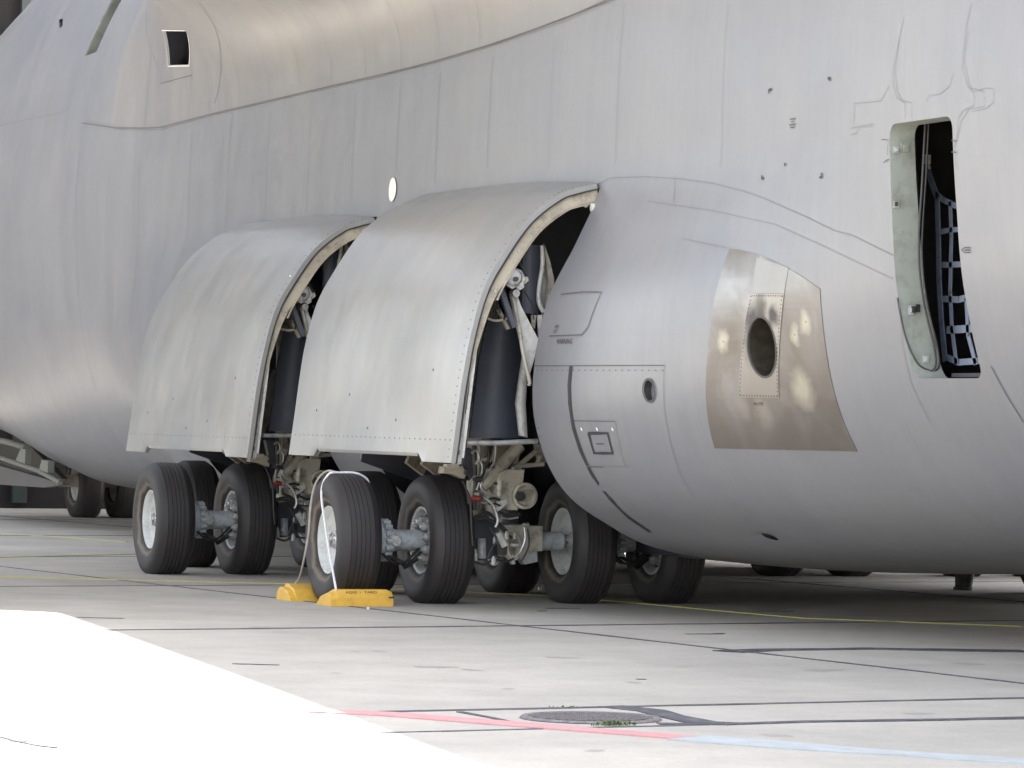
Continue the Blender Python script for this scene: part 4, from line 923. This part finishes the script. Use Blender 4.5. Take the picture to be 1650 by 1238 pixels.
c1 = chock(460, 560, 968, .24, .70, 'yellow chock half hidden on the far side of the outer wheel')
rp_ = MB()
def ty(u, y, z, e=.012):  # point on tread circle
    return (u, y, z)
RT = .6225 + .012
def tread_pt(a, y): return (RT * math.cos(a), y, AZ + RT * math.sin(a))
rope = empty('chock_rope', (0, 5.5, 0)); tag(rope, 'white cord looped over the outer aft wheel and joining the two yellow chocks', 'rope')
P = [onX(543, 958, -.66), onY(537, 925, 5.56), onY(529, 880, 5.55), onY(523, 840, 5.54), onY(518, 800, 5.52), onY(521, 778, 5.50), onY(530, 764, 5.46)]
top = [Vector(tread_pt(R(95), 5.44)), Vector(tread_pt(R(92), 5.36)), Vector(tread_pt(R(92), 5.22)), Vector((-.03, 5.13, AZ + .605)), Vector((-.04, 5.075, AZ + .55)), Vector((-.05, 5.055, AZ + .4)), Vector((-.06, 5.06, AZ + .2))]
rp_.tube([Vector(p) for p in P] + top, .011, 8); o = rp_.build('rope_strand', M['rope'], None); o.parent = rope; o.matrix_parent_inverse = Matrix.Translation(-rope.location)
rp_ = MB(); P = [onX(471, 945, .6), onX(482, 932, .55), onY(489, 905, 5.6), onY(497, 860, 5.58), onY(500, 820, 5.56), onY(505, 790, 5.54), onY(514, 770, 5.5), onY(528, 759, 5.45)]
rp_.tube([Vector(p) for p in P] + [Vector(tread_pt(R(88), 5.36)), Vector(tread_pt(R(86), 5.22)), Vector((.06, 5.13, AZ + .602)), Vector((.06, 5.075, AZ + .55)), Vector((.07, 5.055, AZ + .4))], .010, 8); o = rp_.build('rope_strand', M['ropeold'], None); o.parent = rope; o.matrix_parent_inverse = Matrix.Translation(-rope.location)

# ---------------------------------------------------------------- manhole and weed
mc = onZ(952, 1158.5); mh = empty('manhole_cover', (mc[0], mc[1], 0)); tag(mh, 'round studded iron manhole cover set in the apron between two joints', 'manhole cover')
b = MB(); b.lathe((0, 0, 0), [(.004, .37), (.014, .375), (.016, .41), (.004, .425)], 48, 'Z'); b.build('frame_ring', M['iron'], mh)
b = MB(); b.lathe((0, 0, 0), [(.006, 0), (.006, .368)], 48, 'Z'); b.build('cover_plate', M['iron'], mh)
b = MB()
for i in range(-9, 10):
    for j in range(-9, 10):
        x, y = i * .038 + (j % 2) * .019, j * .036
        if x * x + y * y < .34 ** 2: b.box((x, y, .011), (.024, .020, .012))
tag(b.build('cover_studs', M['iron'], mh, False), kind='stuff')
for (px, py, n, hh) in ((990, 1169, 60, .035), (1003, 1170, 30, .03), (978, 1170, 20, .02), (915, 1141, 14, .015), (905, 1141, 10, .012)):
    c = onZ(px, py); b = MB()
    for k in range(n):
        a = random.uniform(0, 6.28); r = random.uniform(0, .06); x, y = c[0] + r * math.cos(a), c[1] + 2.0 * r * math.sin(a); a2 = random.uniform(0, 6.28); l = random.uniform(.4, 1) * hh; dx, dy = math.cos(a2) * l * .8, math.sin(a2) * l * .8; wx, wy = -math.sin(a2) * .007, math.cos(a2) * .007
        b.add([(x, y, 0), (x + dx * .6 + wx, y + dy * .6 + wy, l * .8), (x + dx, y + dy, l), (x + dx * .6 - wx, y + dy * .6 - wy, l * .7)], [(0, 1, 2, 3)])
    if n > 15: weedm = b
    o = b.build('weed_tuft', M['weed'], None, False); tag(o, {60: 'small green weed tuft growing in the joint beside the manhole', 30: 'smaller weed right of the main tuft at the manhole', 20: 'tiny weed left of the main tuft at the manhole', 14: 'speck of moss in the joint above the manhole', 10: 'leftmost speck of moss in the joint above the manhole'}[n], 'weed', None, 'stuff')
# bits of litter
c = onZ(870, 951, 0); b = MB(); b.box((c[0], c[1], .015), (.03, .03, .03)); tag(b.build('paper_scrap', M['patch'], None, False), 'tiny white scrap lying between the aft wheels in shade', 'litter')
c = onZ(593, 982, 0); b = MB(); b.box((c[0], c[1], .01), (.02, .02, .02)); tag(b.build('stone_chip', M['patch'], None, False), 'tiny pale stone chip in front of the nearest chock', 'stone')

# ---------------------------------------------------------------- hangar beyond the nose
hg = empty('hangar', (38, 0, 0)); tag(hg, 'dark brown hangar standing beyond the nose of the aircraft', 'hangar')
def hpart(mb, name, m): o = mb.build(name, M[m], None, False); o.parent = hg; o.matrix_parent_inverse = Matrix.Translation((-38, 0, 0)); return o
b = MB(); b.box((43, -12, 7.5), (18.6, 62, 15)); b2_ = MB(); b2_.box((30.0, -8.7, 8.5), (7, .5, 17)); hpart(b2_, 'added_shade_wall', 'brown'); hpart(b, 'wall', 'brown')  # thin wall is unseen, added only to shade the ground before the hangar
for k in range(14):
    b = MB(); b.box((33.6, -40 + k * 4.5, 7.4), (.15, .25, 14.6)); hpart(b, 'wall_post', 'hgreen')
for z in (4.0, 8.2, 11.5):
    b = MB(); b.box((33.5, -12, z), (.15, 60, .25)); hpart(b, 'wall_rail', 'hgreen')
b = MB(); b.bar((33.4, -8, 10.8), (33.4, 4.5, 7.2), .2, .3); hpart(b, 'roof_brace', 'hgreen')
for px, lab in ((37, 'white disc painted as a gleam of far ground left of the nose wheels'), (172, 'white disc painted as a gleam of far ground between the nose wheels')):  # white discs painted in for bright gleams on the far ground
    c = onZ(px, 819); b = MB(); b.lathe((c[0], c[1], 0), [(0, .09), (.05, .08), (.09, .03), (.09, 0)], 10, 'Z'); tag(b.build('ground_gleam', M['patch'], None), lab, 'ground gleam', 'painted ground gleams by the hangar')

# dark prop standing under the belly on the far side
p0 = onZ(1560, 951); js = empty('support_stand', (p0[0], p0[1], 0)); tag(js, 'dark tapered support post standing under the belly on the far side', 'stand')
b = MB(); b.tube([(0, .06, .0), (0, .02, .45), (0, 0, .95)], [.09, .13, .17], 12, spline=False); b.build('post', M['dark'], js)
b = MB(); b.lathe((0, .06, 0), [(0, 0), (0, .11), (.03, .11), (.04, .08)], 14, 'Z'); b.build('foot', M['dark'], js)
